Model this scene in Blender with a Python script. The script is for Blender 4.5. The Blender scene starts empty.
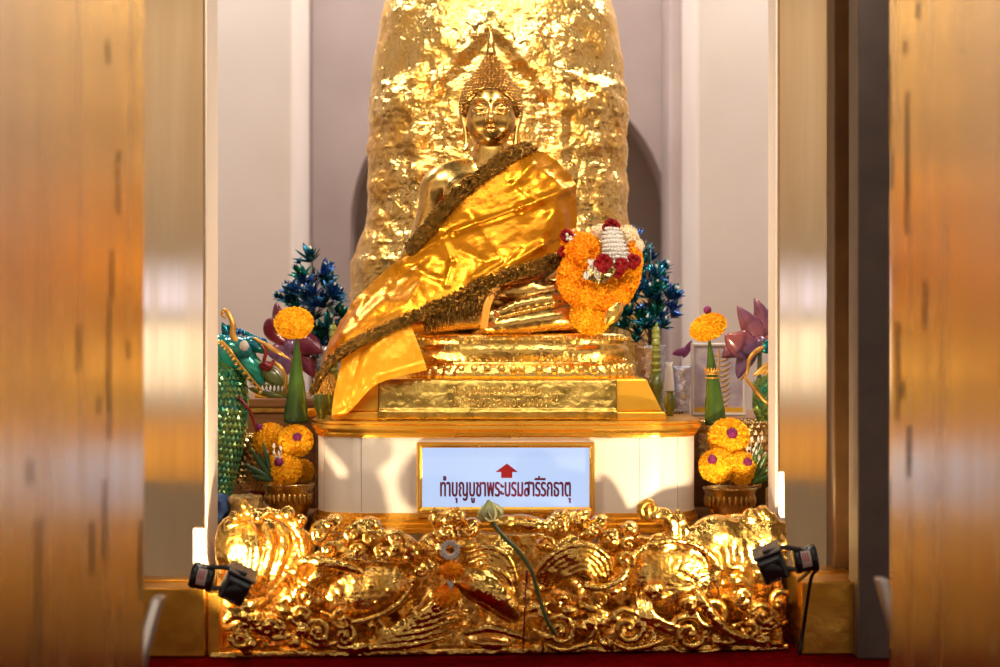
import bpy, math, random
import numpy as np
from mathutils import Vector, Matrix, Euler
PI = math.pi
rng = np.random.default_rng(7)
random.seed(7)
S = bpy.context.scene
COL = S.collection
CAM_Y, CAM_Z, FPX = -4.0, 0.60, 2000.0

# ------------------------------------------------------------------ scene
S.view_settings.view_transform = 'Standard'
S.view_settings.look = 'None'
S.view_settings.exposure = 0.0
S.view_settings.gamma = 1.0
S.view_settings.use_curve_mapping = False
cd = bpy.data.cameras.new('camera'); cam = bpy.data.objects.new('camera', cd); COL.objects.link(cam)
cam.location = (0, CAM_Y, CAM_Z); cam.rotation_euler = (PI/2, 0, 0)
cd.sensor_width = 36; cd.lens = 72; cd.clip_start = 0.05
cd.dof.use_dof = True; cd.dof.focus_distance = 4.05; cd.dof.aperture_fstop = 3.2
S.camera = cam

def P(px, py, y):
    """point of the place at depth y seen at (px, py)"""
    d = y - CAM_Y
    return np.array([(px-500)*d/FPX, y, CAM_Z-(py-333.5)*d/FPX])

# ------------------------------------------------------------------ materials
MATS = {}
def nd(nt, t, **kw):
    n = nt.nodes.new(t)
    for k, v in kw.items():
        if k.startswith('i_'): n.inputs[k[2:].replace('_', ' ')].default_value = v
        else: setattr(n, k, v)
    return n
def mat(name, col, rough=.5, metal=0., col2=None, cscale=20, bump=0., bscale=60, bdist=.002, rough2=None,
        stretch=(1,1,1), detail=4, spec=None, emis=None, estr=0., trans=0., coat=0., aniso=0., sheen=0., ramp=(.35,.65)):
    if name in MATS: return MATS[name]
    m = bpy.data.materials.new(name); m.use_nodes = True; nt = m.node_tree
    b = nt.nodes['Principled BSDF']; L = nt.links.new
    b.inputs['Base Color'].default_value = (*col, 1); b.inputs['Roughness'].default_value = rough
    b.inputs['Metallic'].default_value = metal
    if spec is not None: b.inputs['Specular IOR Level'].default_value = spec
    if coat: b.inputs['Coat Weight'].default_value = coat; b.inputs['Coat Roughness'].default_value = .15
    if trans: b.inputs['Transmission Weight'].default_value = trans
    if aniso: b.inputs['Anisotropic'].default_value = aniso
    if sheen: b.inputs['Sheen Weight'].default_value = sheen
    if emis: b.inputs['Emission Color'].default_value = (*emis, 1); b.inputs['Emission Strength'].default_value = estr
    tc = nd(nt, 'ShaderNodeTexCoord'); mp = nd(nt, 'ShaderNodeMapping'); mp.inputs['Scale'].default_value = stretch
    L(tc.outputs['Object'], mp.inputs['Vector'])
    n1 = nd(nt, 'ShaderNodeTexNoise'); n1.inputs['Scale'].default_value = cscale; n1.inputs['Detail'].default_value = detail
    L(mp.outputs['Vector'], n1.inputs['Vector'])
    mr = nd(nt, 'ShaderNodeMapRange'); mr.inputs['From Min'].default_value = ramp[0]; mr.inputs['From Max'].default_value = ramp[1]
    L(n1.outputs['Fac'], mr.inputs['Value'])
    if col2 is not None:
        mx = nd(nt, 'ShaderNodeMix', data_type='RGBA'); mx.inputs['A'].default_value = (*col, 1); mx.inputs['B'].default_value = (*col2, 1)
        L(mr.outputs['Result'], mx.inputs['Factor']); L(mx.outputs['Result'], b.inputs['Base Color'])
    if rough2 is not None:
        r = nd(nt, 'ShaderNodeMapRange'); r.inputs['From Min'].default_value = .35; r.inputs['From Max'].default_value = .65
        r.inputs['To Min'].default_value = rough; r.inputs['To Max'].default_value = rough2
        L(n1.outputs['Fac'], r.inputs['Value']); L(r.outputs['Result'], b.inputs['Roughness'])
    if bump:
        n2 = nd(nt, 'ShaderNodeTexNoise'); n2.inputs['Scale'].default_value = bscale; n2.inputs['Detail'].default_value = 5
        L(mp.outputs['Vector'], n2.inputs['Vector'])
        bp = nd(nt, 'ShaderNodeBump'); bp.inputs['Strength'].default_value = bump; bp.inputs['Distance'].default_value = bdist
        L(n2.outputs['Fac'], bp.inputs['Height']); L(bp.outputs['Normal'], b.inputs['Normal'])
    MATS[name] = m
    return m
GOLD, GOLD2 = (1.0, .60, .16), (.93, .46, .08)
m_shrine = mat('gold_leaf_crumpled', (1.0, .72, .25), .20, 1, (.92, .53, .11), 13, 1., 26, .014, .36)
m_relief = mat('gold_leaf_relief', (.95, .62, .17), .16, 1, (.62, .33, .06), 20, .7, 55, .005, .34)
m_statue = mat('gilded_bronze', (.86, .56, .17), .20, 1, (.72, .42, .10), 30, .25, 90, .0015, .32)
m_hair = mat('gilded_curls', (.60, .36, .10), .24, 1)
m_base = mat('gold_lotus_base', (1.0, .68, .19), .20, 1, (.9, .56, .11), 25, .8, 55, .004, .33)
m_plinth = mat('aged_gold_foil', (.42, .27, .055), .27, 1, (.66, .44, .11), 30, .9, 120, .002, .42)
m_wrap = mat('amber_gold_foil', (.95, .50, .05), .30, .75, (.85, .42, .03), 18, .2, 40, .003, .40)
m_mould = mat('gold_moulding', (.92, .52, .08), .25, .9, (.80, .40, .04), 9, .1, 30, .001, .3)
m_panel = mat('brushed_gold_lacquer', (.66, .53, .385), .22, 1, (.54, .42, .30), 9, .12, 26, .0015, .28, stretch=(3, 3, .18))
m_panel2 = mat('gilded_board', (.90, .70, .46), .03, 1, (.82, .60, .36), 10, .10, 40, .0004, .06, stretch=(3, 3, .16))
m_block = mat('dark_gold_block', (.72, .40, .06), .25, .95, (.45, .20, .02), 7, .5, 30, .003, .4)
m_streak = mat('streak_brown', (.10, .05, .03), .6)
m_post = mat('dark_brown_post', (.075, .048, .040), .5, 0, (.10, .065, .05), 15, .3, 40, .002)
m_wall = mat('mauve_plaster', (.46, .375, .36), .85, 0, (.57, .48, .46), 2.6, .3, 7, .01, detail=7)
m_niche = mat('niche_plaster', (.235, .18, .165), .85, 0, (.28, .22, .20), 2.5, .3, 8, .01)  # recess shade put into the colour, darker than the wall
m_pil = mat('cream_plaster', (.76, .67, .60), .6, 0, (.82, .74, .68), 2.2, .2, 6, .006)
m_pild = mat('grey_mauve_shade_and_joint', (.36, .28, .26), .6, 0, (.30, .23, .22), 6, .2, 9, .004)  # shade of pilaster sides and gap as colour; also the panel joints
m_white = mat('white_lacquer_panel', (.74, .66, .58), .35, 0, (.77, .69, .61), 5, .05, 20, .001)
m_tile = mat('cream_stone_floor', (.20, .14, .09), .25, 0, (.15, .10, .06), 4)
m_carpet = mat('red_carpet', (.13, .002, .004), 1.0, 0, (.09, .001, .003), 60, .5, 300, .003, spec=0)
m_robe = mat('orange_gold_satin', (.66, .25, .004), .27, .75, (.56, .20, .003), 12, .35, 45, .004, .31)
m_satin = mat('bright_orange_satin', (.86, .33, .008), .36, .45, (.90, .40, .015), 25, .3, 260, .001, .42)
m_fringe = mat('brown_gold_tinsel', (.50, .27, .05), .25, .95, (.15, .06, .01), 120)
m_tassel = mat('orange_tassel', (.85, .36, .05), .5, .3)
m_mari = mat('marigold_petal', (1.0, .45, .008), .7, 0, (1.0, .60, .02), 60, spec=.2)
m_marig = mat('orange_marigold_petal', (1.0, .37, .005), .7, 0, (1.0, .50, .012), 50, spec=.2)
m_mario = mat('deep_marigold_petal', (1.0, .30, .003), .7, 0, (1.0, .44, .01), 50, spec=.2)
m_amar = mat('purple_amaranth', (.16, .004, .08), .6, 0, (.24, .008, .13), 200, .5, 400, .001)
m_leaf = mat('banana_leaf', (.024, .070, .006), .35, 0, (.065, .125, .012), 18, .3, 30, .001, stretch=(4, 4, .6))
m_dleaf = mat('dark_leaf', (.015, .05, .012), .4)
m_teal = mat('teal_foil_leaf', (.01, .24, .22), .18, .85, (.02, .10, .32), 24, rough2=.3)
m_teal2 = mat('green_foil_leaf', (.01, .33, .16), .18, .8, (.01, .12, .22), 30, rough2=.3)
m_blue = mat('blue_foil_leaf', (.03, .10, .42), .18, .85, (.05, .22, .5), 30, rough2=.3)
m_pearl = mat('white_pearl', (.85, .82, .80), .25)
m_naga = mat('teal_lacquer', (.008, .16, .15), .18, .35, (.02, .30, .17), 14, .1, 30, .001, coat=.6)
m_nagab = mat('blue_green_lacquer', (.01, .20, .30), .18, .4, (.03, .42, .28), 20, coat=.6)
m_scale = mat('green_gold_scale', (.02, .27, .16), .22, .55, (.25, .36, .08), 40, coat=.4)
m_trimg = mat('painted_gold_trim', (.80, .45, .08), .3, .6, (.55, .28, .06), 40)
m_eye = mat('ivory_paint', (.70, .60, .52), .4)
m_red = mat('crimson_paint', (.28, .012, .02), .3, 0, (.18, .01, .015), 30)
m_lotusr = mat('crimson_lacquer', (.26, .02, .04), .2, .1, (.14, .02, .06), 11, coat=.6)
m_lotus = mat('purple_pink_lacquer', (.36, .10, .11), .2, .1, (.17, .08, .20), 11, coat=.6, ramp=(.4, .6))
m_wood = mat('brown_wood', (.33, .15, .05), .4, 0, (.22, .09, .03), 14, .3, 30, .002, stretch=(.4, 1, 4))
m_bowl = mat('hammered_brass', (.62, .36, .09), .24, 1, (.42, .22, .05), 25, .5, 110, .002, .38)
m_seq = mat('sequin_gold', (.86, .62, .28), .2, 1, (.6, .38, .12), 60, rough2=.35)
m_silver = mat('crumpled_silver_foil', (.72, .72, .80), .2, .9, (.60, .58, .72), 30, 1., 70, .006, .4)
m_pot = mat('green_glaze', (.10, .13, .02), .25, 0, (.16, .18, .03), 20, coat=.4)
m_celadon = mat('celadon_glaze', (.30, .34, .06), .3, 0, (.24, .28, .05), 20, coat=.3)
m_vase = mat('white_porcelain', (.92, .90, .90), .25)
m_black = mat('black_metal', (.012, .011, .011), .35, 0, bump=.3, bscale=200, bdist=.0005)
m_dgrey = mat('dark_grey_metal', (.06, .052, .048), .35, .3)
m_label = mat('lamp_sticker', (.55, .42, .38), .5)
m_labelr = mat('red_sticker_print', (.5, .03, .02), .5)
m_lens = mat('lamp_lens', (.9, .8, .6), .2, emis=(1, .78, .42), estr=12)
m_bluecl = mat('blue_cloth', (.02, .06, .20), .7, 0, (.05, .12, .30), 40, .5, 80, .003)
m_jas = mat('jasmine_bud', (.60, .55, .50), .6)
m_rose = mat('red_rose', (.13, .001, .002), .6, 0, (.24, .002, .003), 60, spec=.15)
m_cream = mat('cream_lotus', (.72, .70, .36), .45, 0, (.50, .55, .20), 25)
m_stem = mat('green_stem', (.06, .10, .02), .4, 0, (.10, .12, .04), 60)
m_screen = mat('backlit_screen', (.10, .12, .16), .3, emis=(.50, .66, 1.0), estr=.90)
m_text = mat('maroon_print', (.16, .01, .05), .5)
m_arrow = mat('red_arrow_print', (.30, .002, .008), .5)
m_steel = mat('brushed_grey_bar', (.42, .36, .33), .35, .5)
m_frame = mat('white_frame_paint', (.88, .84, .80), .4)
m_pict = mat('lavender_print', (.46, .38, .50), .4, 0, (.66, .62, .68), 30)
m_yel = mat('yellow_paint', (.85, .48, .04), .4)
m_purple = mat('magenta_plastic', (.28, .05, .20), .35)
m_hinge = mat('bead_trim', (.12, .08, .05), .3, .8)
m_clay = mat('textured_gold_paper', (.60, .40, .14), .45, .5, (.34, .2, .06), 120, 1, 120, .003)

# ------------------------------------------------------------------ object helpers
def mesh_data(name, V, F, m, smooth=True):
    me = bpy.data.meshes.new(name)
    V = np.asarray(V, dtype=float)
    if isinstance(F, np.ndarray): F = F.tolist()
    me.from_pydata(V.tolist(), [], F); me.update()
    if smooth: me.polygons.foreach_set('use_smooth', [True]*len(me.polygons))
    me.materials.append(m)
    return me
def thing(name, label, cat, loc=(0, 0, 0), group=None, kind=None):
    o = bpy.data.objects.new(name, None); COL.objects.link(o); o.location = tuple(float(c) for c in loc); o.empty_display_size = .02
    if kind: o['kind'] = kind
    else: o['label'] = label; o['category'] = cat
    if group: o['group'] = group
    return o
def root_loc(p):
    v = Vector((0, 0, 0))
    while p is not None: v += Vector(p.location); p = p.parent
    return np.array(v)
def part(name, VF, m, parent=None, smooth=True, label=None):
    """one mesh object; vertices given in world space, stored relative to the thing"""
    V, F = VF
    V = np.asarray(V, float)
    if parent is not None: V = V - root_loc(parent)
    o = bpy.data.objects.new(name, mesh_data(name, V, F, m, smooth)); COL.objects.link(o)
    if parent is not None: o.parent = parent
    if label: o['label'] = label
    return o
def solo(name, VF, m, label, cat, group=None, smooth=True, kind=None):
    V, F = VF; V = np.asarray(V, float)
    c = np.array([(V[:, 0].min()+V[:, 0].max())/2, (V[:, 1].min()+V[:, 1].max())/2, V[:, 2].min()])
    o = bpy.data.objects.new(name, mesh_data(name, V-c, F, m, smooth)); COL.objects.link(o); o.location = tuple(c)
    if kind: o['kind'] = kind
    else: o['label'] = label; o['category'] = cat
    if group: o['group'] = group
    return o
def bevel(o, w=.002, seg=2):
    b = o.modifiers.new('bevel', 'BEVEL'); b.width = w; b.segments = seg; b.limit_method = 'ANGLE'; b.angle_limit = math.radians(40)
    return o
def flat(o):
    for p in o.data.polygons: p.use_smooth = False
    return o
def copy_thing(o, loc, rot=None, label=None, scale=None):
    c = o.copy(); COL.objects.link(c); c.location = tuple(float(x) for x in loc)
    if rot is not None: c.rotation_euler = rot
    if scale is not None: c.scale = (scale,)*3 if np.isscalar(scale) else scale
    if label: c['label'] = label
    for ch in list(o.children):
        k = ch.copy(); COL.objects.link(k); k.parent = c
        for g in ch.children:
            q = g.copy(); COL.objects.link(q); q.parent = k
    return c
def join(*vfs):
    Vs, Fs, n = [], [], 0
    for V, F in vfs:
        V = np.asarray(V, float); Vs.append(V)
        Fs += [[i+n for i in f] for f in (F.tolist() if isinstance(F, np.ndarray) else F)]
        n += len(V)
    return np.vstack(Vs), Fs
def box(lo, hi):
    x0, y0, z0 = lo; x1, y1, z1 = hi
    V = [(x0,y0,z0),(x1,y0,z0),(x1,y1,z0),(x0,y1,z0),(x0,y0,z1),(x1,y0,z1),(x1,y1,z1),(x0,y1,z1)]
    return np.array(V, float), [[0,3,2,1],[4,5,6,7],[0,1,5,4],[1,2,6,5],[2,3,7,6],[3,0,4,7]]
def xf(VF, M):
    V = np.asarray(VF[0], float); M = np.array(M)
    return V @ M[:3, :3].T + M[:3, 3], VF[1]
def grid_faces(nu, nv, closed_u=False):
    F = []
    for i in range(nu if closed_u else nu-1):
        for j in range(nv-1):
            a = i*nv+j; b = ((i+1) % nu)*nv+j
            F.append([a, b, b+1, a+1])
    return F
def lathe(prof, c=(0, 0, 0), n=48, sx=1, sy=1, cap=True):
    prof = np.array(prof, float); V = []
    for i in range(n):
        a = 2*PI*i/n
        for r, z in prof: V.append((c[0]+r*sx*math.cos(a), c[1]+r*sy*math.sin(a), c[2]+z))
    F = grid_faces(n, len(prof), True)
    m = len(prof)
    if cap:
        F.append([i*m for i in range(n)][::-1]); F.append([i*m+m-1 for i in range(n)])
    return np.array(V), F
def catmull(pts, n=8, closed=False):
    pts = np.array(pts, float); N = len(pts); out = []
    segs = N if closed else N-1
    for i in range(segs):
        if closed: p0, p1, p2, p3 = pts[(i-1) % N], pts[i], pts[(i+1) % N], pts[(i+2) % N]
        else:
            p1, p2 = pts[i], pts[i+1]
            p0 = pts[i-1] if i > 0 else 2*p1-p2; p3 = pts[i+2] if i+2 < N else 2*p2-p1
        for k in range(n):
            t = k/n
            out.append(.5*((2*p1)+(-p0+p2)*t+(2*p0-5*p1+4*p2-p3)*t*t+(-p0+3*p1-3*p2+p3)*t**3))
    if not closed: out.append(pts[-1])
    return np.array(out)
def tube(pts, r, n=8, caps=True):
    pts = np.array(pts, float); N = len(pts)
    r = np.interp(np.linspace(0, 1, N), np.linspace(0, 1, len(r)), r) if hasattr(r, '__len__') else np.full(N, r)
    T = np.gradient(pts, axis=0); T /= np.linalg.norm(T, axis=1)[:, None]+1e-12
    up = np.array([0, 0, 1.]) if abs(T[0][2]) < .9 else np.array([0, 1., 0])
    u = np.cross(T[0], up); u /= np.linalg.norm(u)
    V = []
    for i in range(N):
        u = u-T[i]*u.dot(T[i]); u /= np.linalg.norm(u)+1e-12; w = np.cross(T[i], u)
        for k in range(n):
            a = 2*PI*k/n; V.append(pts[i]+r[i]*(u*math.cos(a)+w*math.sin(a)))
    F = []
    for i in range(N-1):
        for k in range(n):
            k2 = (k+1) % n; F.append([i*n+k, i*n+k2, (i+1)*n+k2, (i+1)*n+k])
    if caps: F.append(list(range(n))[::-1]); F.append([(N-1)*n+k for k in range(n)])
    return np.array(V), F
def ball(c, r, n=12, sq=(1, 1, 1)):
    prof = [(max(1e-5, math.sin(PI*i/n)), -math.cos(PI*i/n)) for i in range(n+1)]
    V, F = lathe(prof, n=2*n)
    return V*np.array(sq)*r+np.array(c), F
def loft(loops, closed=True, caps=True):
    loops = [np.array(l, float) for l in loops]; m = len(loops[0]); V = np.vstack(loops); F = []
    for i in range(len(loops)-1):
        for k in range(m if closed else m-1):
            k2 = (k+1) % m; F.append([i*m+k, i*m+k2, (i+1)*m+k2, (i+1)*m+k])
    if caps: F.append(list(range(m))[::-1]); F.append([(len(loops)-1)*m+k for k in range(m)])
    return V, F

# ------------------------------------------------------------------ value noise
_perm = np.random.default_rng(3).random((64, 64, 64)).astype(np.float32)
def vnoise(p):
    p = np.asarray(p, float); i = np.floor(p).astype(int); f = p-i; f = f*f*(3-2*f); i &= 63; j = (i+1) & 63
    x0, y0, z0 = i.T; x1, y1, z1 = j.T; fx, fy, fz = f.T
    a = _perm[x0,y0,z0]*(1-fx)+_perm[x1,y0,z0]*fx; b = _perm[x0,y1,z0]*(1-fx)+_perm[x1,y1,z0]*fx
    c = _perm[x0,y0,z1]*(1-fx)+_perm[x1,y0,z1]*fx; d = _perm[x0,y1,z1]*(1-fx)+_perm[x1,y1,z1]*fx
    return (a*(1-fy)+b*fy)*(1-fz)+(c*(1-fy)+d*fy)*fz
def fbm(p, o=4):
    s = 0; a = .5
    for _ in range(o): s = s+a*(vnoise(p)*2-1); p = np.asarray(p)*2.03+7.1; a *= .5
    return s
def ridged(p, o=3):
    s = 0; a = .6
    for _ in range(o): s = s+a*(1-abs(vnoise(p)*2-1)*2); p = np.asarray(p)*2.1+3.3; a *= .5
    return s

# ------------------------------------------------------------------ implicit surfaces
class Field:
    def __init__(s, lo, hi, h):
        s.lo = np.array(lo, float); s.h = h; s.n = np.ceil((np.array(hi)-s.lo)/h).astype(int)+1
        s.F = np.full(s.n, 1.0, np.float32)
    def sub(s, lo, hi):
        a = np.clip(np.floor((np.array(lo)-s.lo)/s.h).astype(int), 0, s.n); b = np.clip(np.ceil((np.array(hi)-s.lo)/s.h).astype(int)+1, 0, s.n)
        if np.any(b <= a): return None
        ax = [s.lo[k]+s.h*np.arange(a[k], b[k]) for k in range(3)]
        X, Y, Z = np.meshgrid(*ax, indexing='ij', sparse=True)
        return tuple(slice(a[k], b[k]) for k in range(3)), X, Y, Z
    def mix(s, sl, d, k, op):
        A = s.F[sl]; d = d.astype(np.float32)
        if op == '+':
            h = np.clip(.5+.5*(A-d)/k, 0, 1); s.F[sl] = A*(1-h)+d*h-k*h*(1-h)
        else:
            d = -d; h = np.clip(.5-.5*(A-d)/k, 0, 1); s.F[sl] = A*(1-h)+d*h+k*h*(1-h)
    def ell(s, c, r, R=None, k=.004, op='+'):
        c = np.array(c, float); r = np.array(r, float); m = r.max()+2*k+s.h
        q = s.sub(c-m, c+m)
        if q is None: return
        sl, X, Y, Z = q; X = X-c[0]; Y = Y-c[1]; Z = Z-c[2]
        if R is not None:
            R = np.array(R); X, Y, Z = (R[0,0]*X+R[1,0]*Y+R[2,0]*Z, R[0,1]*X+R[1,1]*Y+R[2,1]*Z, R[0,2]*X+R[1,2]*Y+R[2,2]*Z)
        k0 = np.sqrt((X/r[0])**2+(Y/r[1])**2+(Z/r[2])**2); k1 = np.sqrt((X/r[0]**2)**2+(Y/r[1]**2)**2+(Z/r[2]**2)**2)+1e-9
        s.mix(sl, np.clip(k0*(k0-1)/k1, -1, .5), k, op)
    def cap(s, a, b, ra, rb, k=.004, op='+'):
        a = np.array(a, float); b = np.array(b, float); m = max(ra, rb)+2*k+s.h
        q = s.sub(np.minimum(a, b)-m, np.maximum(a, b)+m)
        if q is None: return
        sl, X, Y, Z = q; d = b-a; L2 = d.dot(d)+1e-12
        t = np.clip(((X-a[0])*d[0]+(Y-a[1])*d[1]+(Z-a[2])*d[2])/L2, 0, 1)
        D = np.sqrt((X-a[0]-t*d[0])**2+(Y-a[1]-t*d[1])**2+(Z-a[2]-t*d[2])**2)-(ra+(rb-ra)*t)
        s.mix(sl, D, k, op)
    def chain(s, pts, r, k=.004, op='+', n=4):
        pts = catmull(pts, n) if n > 1 else np.array(pts)
        r = np.interp(np.linspace(0, 1, len(pts)), np.linspace(0, 1, len(r)), r) if hasattr(r, '__len__') else np.full(len(pts), r)
        for i in range(len(pts)-1): s.cap(pts[i], pts[i+1], r[i], r[i+1], k, op)
    def mesh(s):
        F = s.F; F[0] = F[-1] = .5; F[:, 0] = F[:, -1] = .5; F[:, :, 0] = F[:, :, -1] = .5
        n = np.array(F.shape); I = F < 0
        cnt = np.zeros(n-1, np.int8)
        for dx in (0, 1):
            for dy in (0, 1):
                for dz in (0, 1): cnt += I[dx:n[0]-1+dx, dy:n[1]-1+dy, dz:n[2]-1+dz]
        cells = np.argwhere((cnt > 0) & (cnt < 8)); idx = np.full(n-1, -1, np.int64)
        idx[tuple(cells.T)] = np.arange(len(cells))
        acc = np.zeros((len(cells), 3)); w = np.zeros(len(cells))
        corners = [(a, b, c) for a in (0, 1) for b in (0, 1) for c in (0, 1)]
        for a in corners:
            for ax in range(3):
                if a[ax] == 1: continue
                b = list(a); b[ax] = 1
                fa = F[cells[:,0]+a[0], cells[:,1]+a[1], cells[:,2]+a[2]]; fb = F[cells[:,0]+b[0], cells[:,1]+b[1], cells[:,2]+b[2]]
                m = (fa < 0) != (fb < 0); t = np.where(m, fa/(fa-fb+1e-12), 0)
                p = np.tile(np.array(a, float), (len(cells), 1)); p[:, ax] += t
                acc += p*m[:, None]; w += m
        V = s.lo+s.h*(cells+acc/w[:, None])
        Q = []
        for ax in range(3):
            u, v = [(1, 2), (2, 0), (0, 1)][ax]
            sl0 = [slice(None)]*3; sl1 = [slice(None)]*3; sl0[ax] = slice(0, -1); sl1[ax] = slice(1, None)
            A = I[tuple(sl0)]; B = I[tuple(sl1)]; E = np.argwhere(A != B)
            ok = (E[:, u] > 0) & (E[:, v] > 0) & (E[:, u] < n[u]-1) & (E[:, v] < n[v]-1); E = E[ok]
            def cell(du, dv):
                c = E.copy(); c[:, u] -= du; c[:, v] -= dv; return idx[c[:,0], c[:,1], c[:,2]]
            q = np.stack([cell(1, 1), cell(0, 1), cell(0, 0), cell(1, 0)], 1)
            inA = A[tuple(E.T)]; q[~inA] = q[~inA][:, ::-1]; Q.append(q)
        return V, np.vstack(Q)
def smooth_mesh(V, Q, it=1, lam=.5):
    for _ in range(it):
        acc = np.zeros_like(V); w = np.zeros(len(V))
        for a, b in ((0, 1), (1, 2), (2, 3), (3, 0)):
            np.add.at(acc, Q[:, a], V[Q[:, b]]); np.add.at(acc, Q[:, b], V[Q[:, a]]); np.add.at(w, Q[:, a], 1); np.add.at(w, Q[:, b], 1)
        V = V*(1-lam)+lam*acc/w[:, None]
    return V
def vnormals(V, Q):
    Q = np.asarray(Q); n = np.cross(V[Q[:, 2]]-V[Q[:, 0]], V[Q[:, 3]]-V[Q[:, 1]]); N = np.zeros_like(V)
    for k in range(4): np.add.at(N, Q[:, k], n)
    return N/(np.linalg.norm(N, axis=1)[:, None]+1e-12)

# ------------------------------------------------------------------ petals
def fib(n):
    i = np.arange(n)+.5; z = 1-2*i/n; a = PI*(1+5**.5)*i; r = np.sqrt(1-z*z)
    return np.stack([r*np.cos(a), r*np.sin(a), z], 1)
def petals(pts, nrm, L, W, jit=.6, lift=.5):
    """small ruffled petals, six vertices each, standing on the points"""
    n = len(pts); nrm = nrm+rng.normal(0, jit, (n, 3)); nrm /= np.linalg.norm(nrm, axis=1)[:, None]
    t = rng.normal(0, 1, (n, 3)); t -= nrm*(t*nrm).sum(1)[:, None]; t /= np.linalg.norm(t, axis=1)[:, None]
    b = np.cross(nrm, t); l = L*rng.uniform(.7, 1.3, (n, 1)); w = W*rng.uniform(.7, 1.3, (n, 1))
    base = pts-nrm*L*.5
    rows = []
    for s, (h, ww, off) in enumerate(((0, .35, 0), (.65, 1., .1), (1., .8, lift))):
        c = base+nrm*l*h+b*l*off
        rows += [c-t*w*ww, c+t*w*ww]
    V = np.stack(rows, 1).reshape(-1, 3)
    f = np.arange(n)[:, None]*6
    F = np.vstack([f+np.array([[0, 1, 3, 2]]), f+np.array([[2, 3, 5, 4]])])
    return V, F.tolist()
def flower_ball(r, n=420, sq=(1, 1, 1), L=.006, W=.0032):
    d = fib(n); sq = np.array(sq); nn = d/sq; nn /= np.linalg.norm(nn, axis=1)[:, None]
    return join(ball((0, 0, 0), r*.89, 10, sq), petals(d*r*sq, nn, L, W))

# =================================================================== THE ROOM
floor = solo('floor', box((-3, -4.7, -.06), (3, 3.2, -.012)), m_tile, '', '', kind='structure', smooth=False)
solo('altar_dais', box((-1.3, -1.15, -.012), (1.3, 1.4, 0)), m_carpet, 'red carpeted low platform under the gold sculpture', 'platform', smooth=False)
# back wall with an arched niche
WY = 2.5; d = WY-CAM_Y
sc_ = d/FPX
cx, czs, R = (510-500)*sc_, CAM_Z-(226-333.5)*sc_, 160*sc_
arch = [(cx-R, 0)]+[(cx-R*math.cos(a), czs+R*math.sin(a)) for a in np.linspace(0, PI, 33)]+[(cx+R, 0)]
def wall_with_arch():
    V, F = [], []
    outer = []
    for x, z in arch:
        outer.append((x, 3.2))
    n = len(arch)
    for (x, z) in arch: V.append((x, WY, z))
    for (x, z) in outer: V.append((x, WY, z))
    for (x, z) in arch: V.append((x, WY+.25, z))
    for i in range(n-1):
        if abs(arch[i][0]-arch[i+1][0]) > 1e-6: F.append([i, i+1, n+i+1, n+i])
        F.append([i+1, i, 2*n+i, 2*n+i+1])
    b = len(V)
    V += [(-3, WY, 0), (cx-R, WY, 0), (cx-R, WY, 3.2), (-3, WY, 3.2), (cx+R, WY, 0), (3, WY, 0), (3, WY, 3.2), (cx+R, WY, 3.2)]
    F += [[b, b+1, b+2, b+3], [b+4, b+5, b+6, b+7]]
    return np.array(V), F
solo('wall_back', wall_with_arch(), m_wall, '', '', kind='structure', smooth=False)
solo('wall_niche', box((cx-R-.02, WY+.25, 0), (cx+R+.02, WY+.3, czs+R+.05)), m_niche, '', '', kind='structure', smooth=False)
# side walls far out of the frame
solo('wall_left', box((-3.1, .2, 0), (-3, 2.55, 3.2)), m_wall, '', '', kind='structure', smooth=False)
solo('wall_right', box((3, .2, 0), (3.1, 2.55, 3.2)), m_wall, '', '', kind='structure', smooth=False)
# pilasters in front of the wall
def pil(x0, x1, y0, y1, m, name):
    a = P(x0, 300, y0)[0]; b = P(x1, 300, y0)[0]
    o = solo(name, box((a, y0, 0), (b, y1, 3.2)), m, '', '', kind='structure', smooth=False); bevel(o, .012, 3); return o
pil(120, 293, 1.7, 2.2, m_pil, 'trim_1'); pil(292, 299, 2.25, WY, m_pild, 'trim_2'); pil(302, 307, 2.3, WY, m_pild, 'trim_3')  # second and third: shaded side and dark gap painted as grey strips
pil(697, 880, 1.7, 2.2, m_pil, 'trim_4'); pil(669, 684, 2.2, WY, m_wall, 'trim_5'); pil(686, 697, 2.05, WY, m_pild, 'trim_6')  # last strip paints the pilaster's darker, shaded side

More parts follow.
